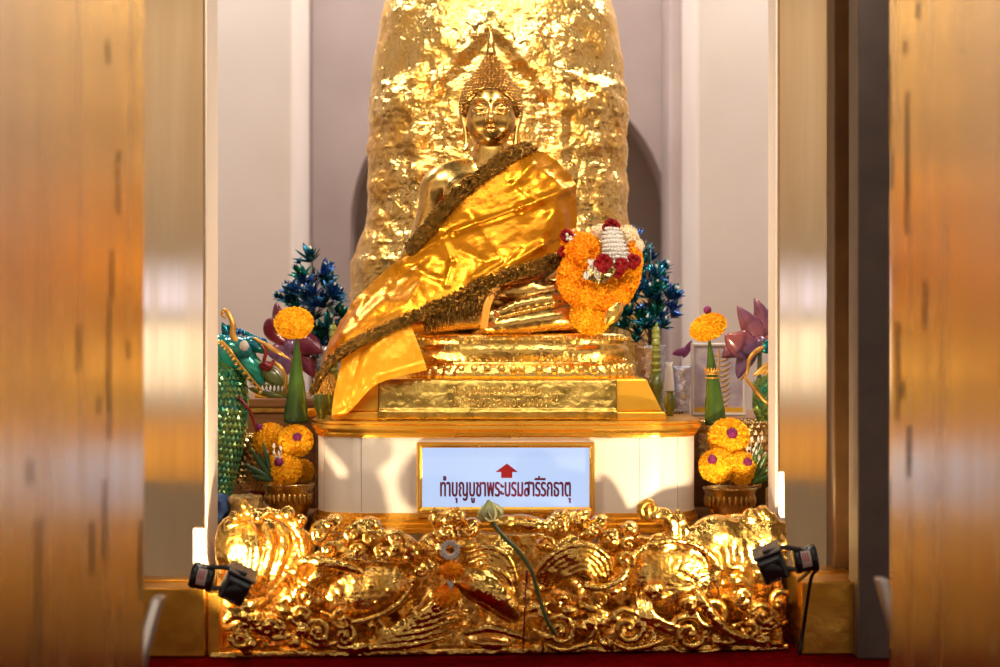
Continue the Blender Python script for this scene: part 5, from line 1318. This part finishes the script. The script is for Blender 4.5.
# right serpent, mostly behind the pillar
y = .30
n2 = thing('serpent_figure', 'dark teal serpent with gold curls, mostly hidden behind the right pillar', 'statue', (P(786, 0, y)[0], y, ZF))
bx_ = catmull([(*P(792, 420, y)[:2], ZF+.001), P(792, 470, y), P(788, 430, y), P(776, 400, y), P(768, 380, y+.01)], 7); rd_ = (.05, .05, .052, .05, .03)
part('body', tube(bx_, rd_, 26), m_naga, n2); part('scales', scales(bx_[::-1], rd_[::-1], 30, 15, .0115, -PI*1.05, .05*PI), m_scale, n2, False, 'green and gold overlapping scales')
part('whisker', join(tube(catmull([P(773, 345, y-.03), P(760, 349, y-.04), P(750, 358, y-.045), P(747, 372, y-.045), P(741, 380, y-.04)], 6), (.004, .0055, .005, .004, .0025), 8),
   tube(catmull([P(744, 376, y-.045), P(752, 386, y-.05), P(760, 396, y-.05), P(768, 403, y-.05), P(778, 402, y-.045)], 6), (.0025, .0045, .0048, .004, .002), 8)), m_trimg, n2, True, 'gold curling bands')
part('fringe_leaves', join(*[leaf3(P(774, 360+k*1.5, y-.04), P(752+k*4.2, 375+abs(2-k)*.8, y-.045), .0055, .003) for k in range(6)]), m_trimg, n2, True, 'gold leaf fringe')
part('collar', leaf3(P(762, 352, y-.04), P(778, 338, y-.03), .014, .006), m_teal2, n2, True, 'green enamel leaf')

# =================================================================== GARLAND ON THE KNEE
y = .045; s_ = (y-CAM_Y)/FPX
def petal_tube(path, rad, n, L=.0050, W=.0026):
    path = np.array(path, float); q = rng.random(n)*(len(path)-1.001); k = q.astype(int); f = (q-k)[:, None]
    c = path[k]*(1-f)+path[k+1]*f; T = np.gradient(path, axis=0)[k]; T /= np.linalg.norm(T, axis=1)[:, None]
    d_ = rng.normal(0, 1, (n, 3)); d_ -= T*(d_*T).sum(1)[:, None]; d_ /= np.linalg.norm(d_, axis=1)[:, None]
    r = np.interp(q/(len(path)-1), np.linspace(0, 1, len(rad)), rad)[:, None]
    return petals(c+d_*r, d_, L, W)
gr = thing('marigold_garland', 'thick orange marigold garland with white jasmine cone and red roses on the statue knee', 'garland', P(598, 333, y))
ring = catmull([P(576, 262, y), P(570, 280, y-.004), P(582, 294, y-.01), P(601, 299, y-.012), P(619, 291, y-.01), (P(629, 274, y)), P(632, 254, y+.005), P(628, 238, y+.01)], 6)
rr_ = np.array([12, 13, 14, 14, 13, 11, 9, 8])*s_
part('marigold_ring', join(tube(ring, rr_*.92, 14), petal_tube(ring, rr_, 6500)), m_marig, gr, True, 'orange-yellow marigold ring')
def pball(px, py, r, sq=(1, 1, 1), dy=0., n=1500):
    V_, F_ = flower_ball(r*s_, n, sq, .0048, .0025); return V_+P(px, py, y+dy), F_
part('marigold', pball(583, 251, 17.5, (1, .9, 1), -.008), m_mario, gr, True, 'orange marigold head')
part('marigold', pball(591, 315, 20, (1, .85, .95), .0, 1700), m_mari, gr, True, 'hanging marigold head')
part('marigold', pball(572, 240, 10, (1, .9, 1), .01, 600), m_mario, gr, True, 'small orange marigold head')
def scat(c, r0, r1, h, n, f):
    return [f(i) for i in range(n)]
# white jasmine cone
jc, jt = P(617, 262, y-.03), P(611, 229, y-.022); vf = [tube([jc, jt], (.028, .014), 16)]
for i in range(9):
    q = i/8; c = jc*(1-q)+jt*q; r = .0295*(1-q)+.015*q; m = max(8, int(2*PI*r/.0058))
    for k in range(m):
        a = 2*PI*(k+.5*(i % 2))/m; d_ = np.array([math.cos(a), math.sin(a), 0]); p = c+d_*r
        vf.append(ball(p+rng.normal(0, .0007, 3), .0029*random.uniform(.8, 1.2), 5, (1, 1, 1.15)))
part('jasmine_cone', join(*vf), m_jas, gr, True, 'white jasmine bud cone')
def rose(px, py, dy, r):
    c = P(px, py, y+dy); vf = [ball(c, r*.6, 8)]
    for k in range(9):
        a = k*2.4; d_ = np.array([math.cos(a), -.5-.3*(k % 2), math.sin(a)]); d_ /= np.linalg.norm(d_); vf.append(leaf3(c-d_*r*.2+np.array([0, 0, r*.5]), c+d_*r*1.1+np.array([0, 0, -r*.2]), r*.55, r*.16, d_*r*.3, face=(0, -1, .2), n=7))
    return join(*vf)
for i, (px, py, dy, r) in enumerate(((603, 264, -.052, .017), (621, 266, -.055, .014), (633, 262, -.045, .014), (611, 228, -.022, .016), (566, 236, -.01, .012), (563, 252, -.005, .010), (618, 275, -.055, .008))):
    part('rose', rose(px, py, dy, r), m_rose, gr, True, 'dark red rose')
vf = []
for k in range(26):
    p = P(588+rnd.uniform(-4, 12), 262+rnd.uniform(-4, 12), y-.04-rnd.uniform(0, .008)); vf.append(leaf3(p, p+np.array([rnd.uniform(-.006, .006), -.004, -.014]), .0026, .0022, n=5))
part('jasmine_buds', join(*vf), m_jas, gr, True, 'loose white jasmine buds'); vf = []
for k in range(12):
    p = P(570+rnd.uniform(-6, 6), 232+rnd.uniform(-4, 10), y-.02-rnd.uniform(0, .008)); vf.append(ball(p, .0028, 5))
part('jasmine_buds', join(*vf), m_jas, gr, True, 'loose white jasmine buds')
V_, F_ = flower_ball(1, 260, (1, .7, 1), .16, .10)
part('cream_rose', join(*[(V_*r+P(px, py, y+.0), F_) for px, py, r in ((627, 236, .022), (636, 246, .016), (600, 233, .018))]), mat('cream_petal', (.82, .66, .42), .6), gr, True, 'cream coloured blooms')
part('foil_wrap', leaf3(P(604, 325, y-.03), P(620, 290, y-.015), .018, .010, (.006, -.004, 0)), m_base, gr, True, 'shiny gold foil wrap')
# =================================================================== LIGHT
def area(name, loc, aim, size, energy, color, sizey=None):
    l = bpy.data.lights.new(name, 'AREA'); l.energy = energy; l.color = color; l.size = size
    if sizey: l.shape = 'RECTANGLE'; l.size_y = sizey
    o = bpy.data.objects.new(name, l); COL.objects.link(o); o.location = loc
    o.rotation_euler = (Vector(aim)-Vector(loc)).to_track_quat('-Z', 'Y').to_euler(); return o
WARM = (1, .86, .68); NEUT = (1, .93, .88)
area('overhead_light', (-.9, -1.6, 2.6), (0, .3, .7), .25, 9, WARM)
area('overhead_light', (.9, -1.6, 2.6), (0, .3, .7), .25, 9, WARM)
area('overhead_light', (0, -3.2, 3.0), (0, .3, .6), .7, 9, NEUT)
area('overhead_light', (-1.6, 1.2, 2.9), (-.9, 2.2, 1.0), .5, 55, NEUT)
area('overhead_light', (1.6, 1.2, 2.9), (.9, 2.2, 1.0), .5, 60, NEUT)
area('overhead_light', (0, 1.55, 3.1), (0, 2.5, 1.3), .5, 34, NEUT)  # added, unseen: brightens the wall behind the stupa
def spot(name, loc, aim, ang, energy, color, r=.05, blend=.5):
    l = bpy.data.lights.new(name, 'SPOT'); l.energy = energy; l.color = color; l.spot_size = math.radians(ang); l.spot_blend = blend; l.shadow_soft_size = r
    o = bpy.data.objects.new(name, l); COL.objects.link(o); o.location = loc
    o.rotation_euler = (Vector(aim)-Vector(loc)).to_track_quat('-Z', 'Y').to_euler(); return o
spot('ceiling_spot', (-1.0, -1.2, 2.5), (0, .35, .92), 38, 135, WARM, .10)
spot('ceiling_spot', (1.0, -1.2, 2.5), (0, .35, .92), 38, 135, WARM, .10)
spot('ceiling_spot', (-.35, -1.5, 1.9), (0, .35, .95), 34, 14, NEUT, .2)
spot('ceiling_spot', (.45, -1.5, 1.9), (0, .35, .95), 34, 14, NEUT, .2)
w = bpy.data.worlds.new('world'); S.world = w; w.use_nodes = True; nt = w.node_tree; L = nt.links.new
bg = nt.nodes['Background']; tc = nd(nt, 'ShaderNodeTexCoord'); sx = nd(nt, 'ShaderNodeSeparateXYZ'); L(tc.outputs['Generated'], sx.inputs[0])
cr = nd(nt, 'ShaderNodeValToRGB'); mr = nd(nt, 'ShaderNodeMapRange'); mr.inputs['From Min'].default_value = -1; mr.inputs['From Max'].default_value = 1
L(sx.outputs['Z'], mr.inputs['Value']); L(mr.outputs['Result'], cr.inputs['Fac'])
stops = [(0, (.02, .012, .008)), (.40, (.05, .03, .015)), (.428, (.20, .11, .04)), (.437, (1.2, .8, .3)), (.449, (1.0, .62, .22)), (.458, (.22, .13, .08)), (.470, (1.2, .6, .15)), (.477, (1.0, .5, .15)), (.483, (.5, .42, .38)), (.489, (2.0, 1.8, 1.6)), (.500, (2.1, 1.95, 1.8)), (.5045, (.6, .5, .46)),  # made-up bright bands by elevation, shaped for the gold boards to reflect
         (.508, (1.6, 1.6, 2.3)), (.514, (1.2, 1.2, 1.6)), (.518, (.55, .42, .32)), (.54, (.75, .56, .40)), (.575, (1.0, .76, .54)), (.63, (.22, .16, .11)), (.80, (.05, .04, .03)), (1, (.12, .09, .07))]
e = cr.color_ramp.elements
e = cr.color_ramp.elements
while len(e) > 1: e.remove(e[0])
e[0].position = 0; e[0].color = (*stops[0][1], 1)
for p, c in stops[1:]:
    q = e.new(p); q.color = (*c, 1)
L(cr.outputs['Color'], bg.inputs['Color']); bg.inputs['Strength'].default_value = .75
S.view_settings.exposure = 0.0
